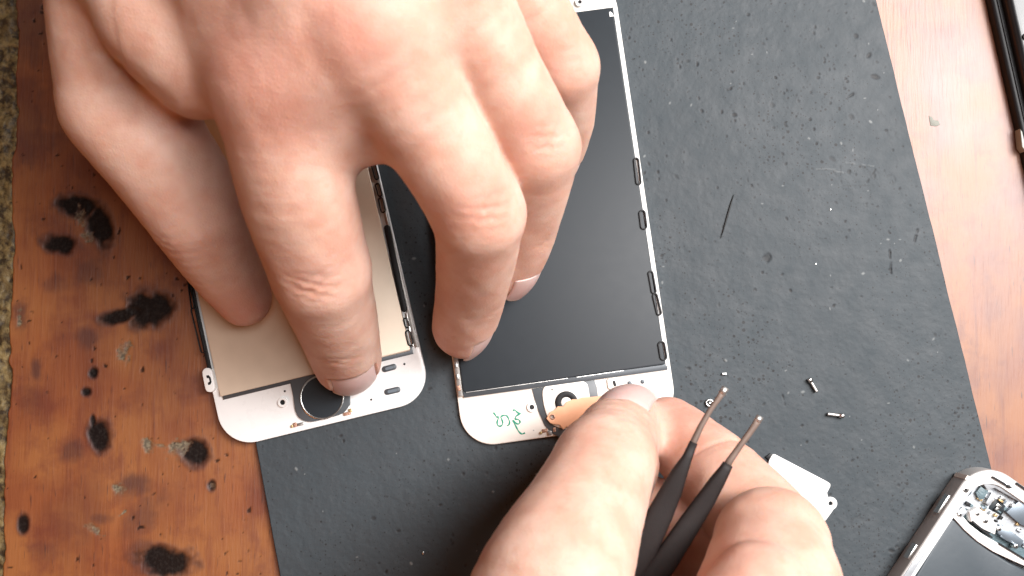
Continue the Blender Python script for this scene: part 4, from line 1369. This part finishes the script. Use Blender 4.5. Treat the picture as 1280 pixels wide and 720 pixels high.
# boards, shields, connectors in the top corner
prism('logic_board', pb(((1196, 640), (1206, 622), (1222, 602), (1240, 604), (1262, 622), (1300, 646), (1300, 712), (1262, 690), (1226, 666), (1208, 650)), 4.4), 3.4, 4.4, M['board'], ph, bev=.1)
for pts, h0, h1, mt, nm in (
        (((1202, 613), (1211, 606), (1217, 610), (1214, 618), (1208, 622), (1203, 619)), 4.4, 5.6, 'slate', 'screw_well'),
        (((1195, 627), (1203, 622), (1206, 627), (1199, 635), (1194, 633)), 4.4, 5.8, 'slate', 'screw_well'),
        (((1220, 616), (1226, 608), (1236, 614), (1230, 624), (1224, 625)), 4.4, 5.9, 'board', 'connector_block'),
        (((1232, 629), (1240, 616), (1246, 618), (1238, 632)), 4.4, 6.6, 'shield', 'bracket_arm'),
        (((1240, 622), (1252, 626), (1258, 634), (1252, 645), (1236, 636)), 4.4, 5.0, 'screen_black', 'camera_module'),
        (((1258, 640), (1284, 618), (1310, 640), (1300, 664), (1276, 656)), 4.4, 6.2, 'slate', 'shield_can'),
        (((1212, 640), (1222, 634), (1238, 646), (1246, 656), (1244, 668), (1230, 662), (1214, 652)), 4.4, 6.9, 'white_plastic', 'board_shield'),
        (((1250, 656), (1262, 662), (1280, 676), (1276, 684), (1258, 676), (1247, 666)), 4.4, 6.0, 'slate', 'connector_block'),
        (((1226, 600), (1240, 596), (1262, 608), (1300, 632), (1296, 640), (1262, 620), (1244, 610), (1234, 612)), 4.4, 6.5, 'shield', 'speaker_bracket'),
        (((1196, 640), (1204, 634), (1210, 640), (1202, 648)), 4.4, 6.9, 'shield', 'corner_shield')):
    o = prism(nm, pb(pts, h1), h0, h1, M[mt], ph, bev=.2)
for px, py, r_ in ((1259, 607, .75), (1232, 651, .7), (1249, 661, .6), (1222, 642, .6), (1207, 612, .9), (1270, 683, .6), (1200, 643, .55)):
    c = PB(px, py, 7.0)
    s_ = prism('frame_screw', disc(*c, r_, 18), 5.2, 7.15, M['steel'], ph, bev=.15)
    prism('screw_slot', disc(*c, r_ * .42, 8), 7.0, 7.19, M['black'], s_)
for px0, py0, px1, py1 in ((1240, 596, 1262, 609), (1216, 652, 1240, 672), (1250, 680, 1286, 702), (1270, 604, 1290, 618)):
    a, b = PB(px0, py0, 7.0), PB(px1, py1, 7.0)
    prism('gap_seal', pill(a, b, .22), 5.5, 6.98 if py0 > 640 else 7.76, M['black'], ph)
rr_ = random.Random(5)
chips = []
for k in range(80):
    px, py = 1206 + 74 * rr_.random(), 612 + 80 * rr_.random()
    if py > 612 + (px - 1190) * .95 or py < 596 + (px - 1215) * .62: continue
    c = PB(px, py, 6)
    w_, h_ = .2 + .5 * rr_.random(), .2 + .35 * rr_.random()
    prism('chip', rrect(c[0] - w_, c[1] - h_, c[0] + w_, c[1] + h_, .08, 2), 4.3, 4.9 + 1.3 * rr_.random(), M[rr_.choice(['black', 'shield', 'steel', 'gold', 'board', 'slate'])], ph, bev=.06)

# ------------------------------------------------------------------ black glossy case at the top right
a, b = at(1236, 0, 3), at(1277, 182, 3)
ang = math.atan2(b.y - a.y, b.x - a.x) + math.pi / 2
bc = empty('black_case', (a.x, a.y, 0.02), ang)
tag(bc, 'glossy black plastic case with a silver latch on the wood at the top right', 'case')
prism('base_shell', rrect(.6, -75, 46, 62, 4, 8), 0, 3.2, M['black'], bc, bev=1.0, seg=4)
prism('upper_shell', rrect(3.0, -74, 45, 61, 4, 8), 3.2, 7.0, M['gloss'], bc, bev=1.6, seg=5)
prism('seam_band', rrect(2.0, -74.5, 45.5, 61.5, 4, 8), 3.0, 3.6, M['black'], bc)
prism('lid', rrect(9.5, -66, 42, 55, 3, 8), 7.0, 8.0, M['black'], bc, bev=.5, seg=3)
prism('side_catch', rrect(4.4, -41, 6.4, -30, .5, 4), 6.9, 8.4, M['black'], bc, bev=.3)
prism('stud', disc(5.4, -13.0, 1.0, 20), 6.9, 7.6, M['black'], bc, bev=.3)
prism('latch', [(-.15, -42.0), (.5, -43.4), (.9, -43.2), (.9, -38), (.45, -37)], .4, 3.4, M['latch'], bc, bev=.25)
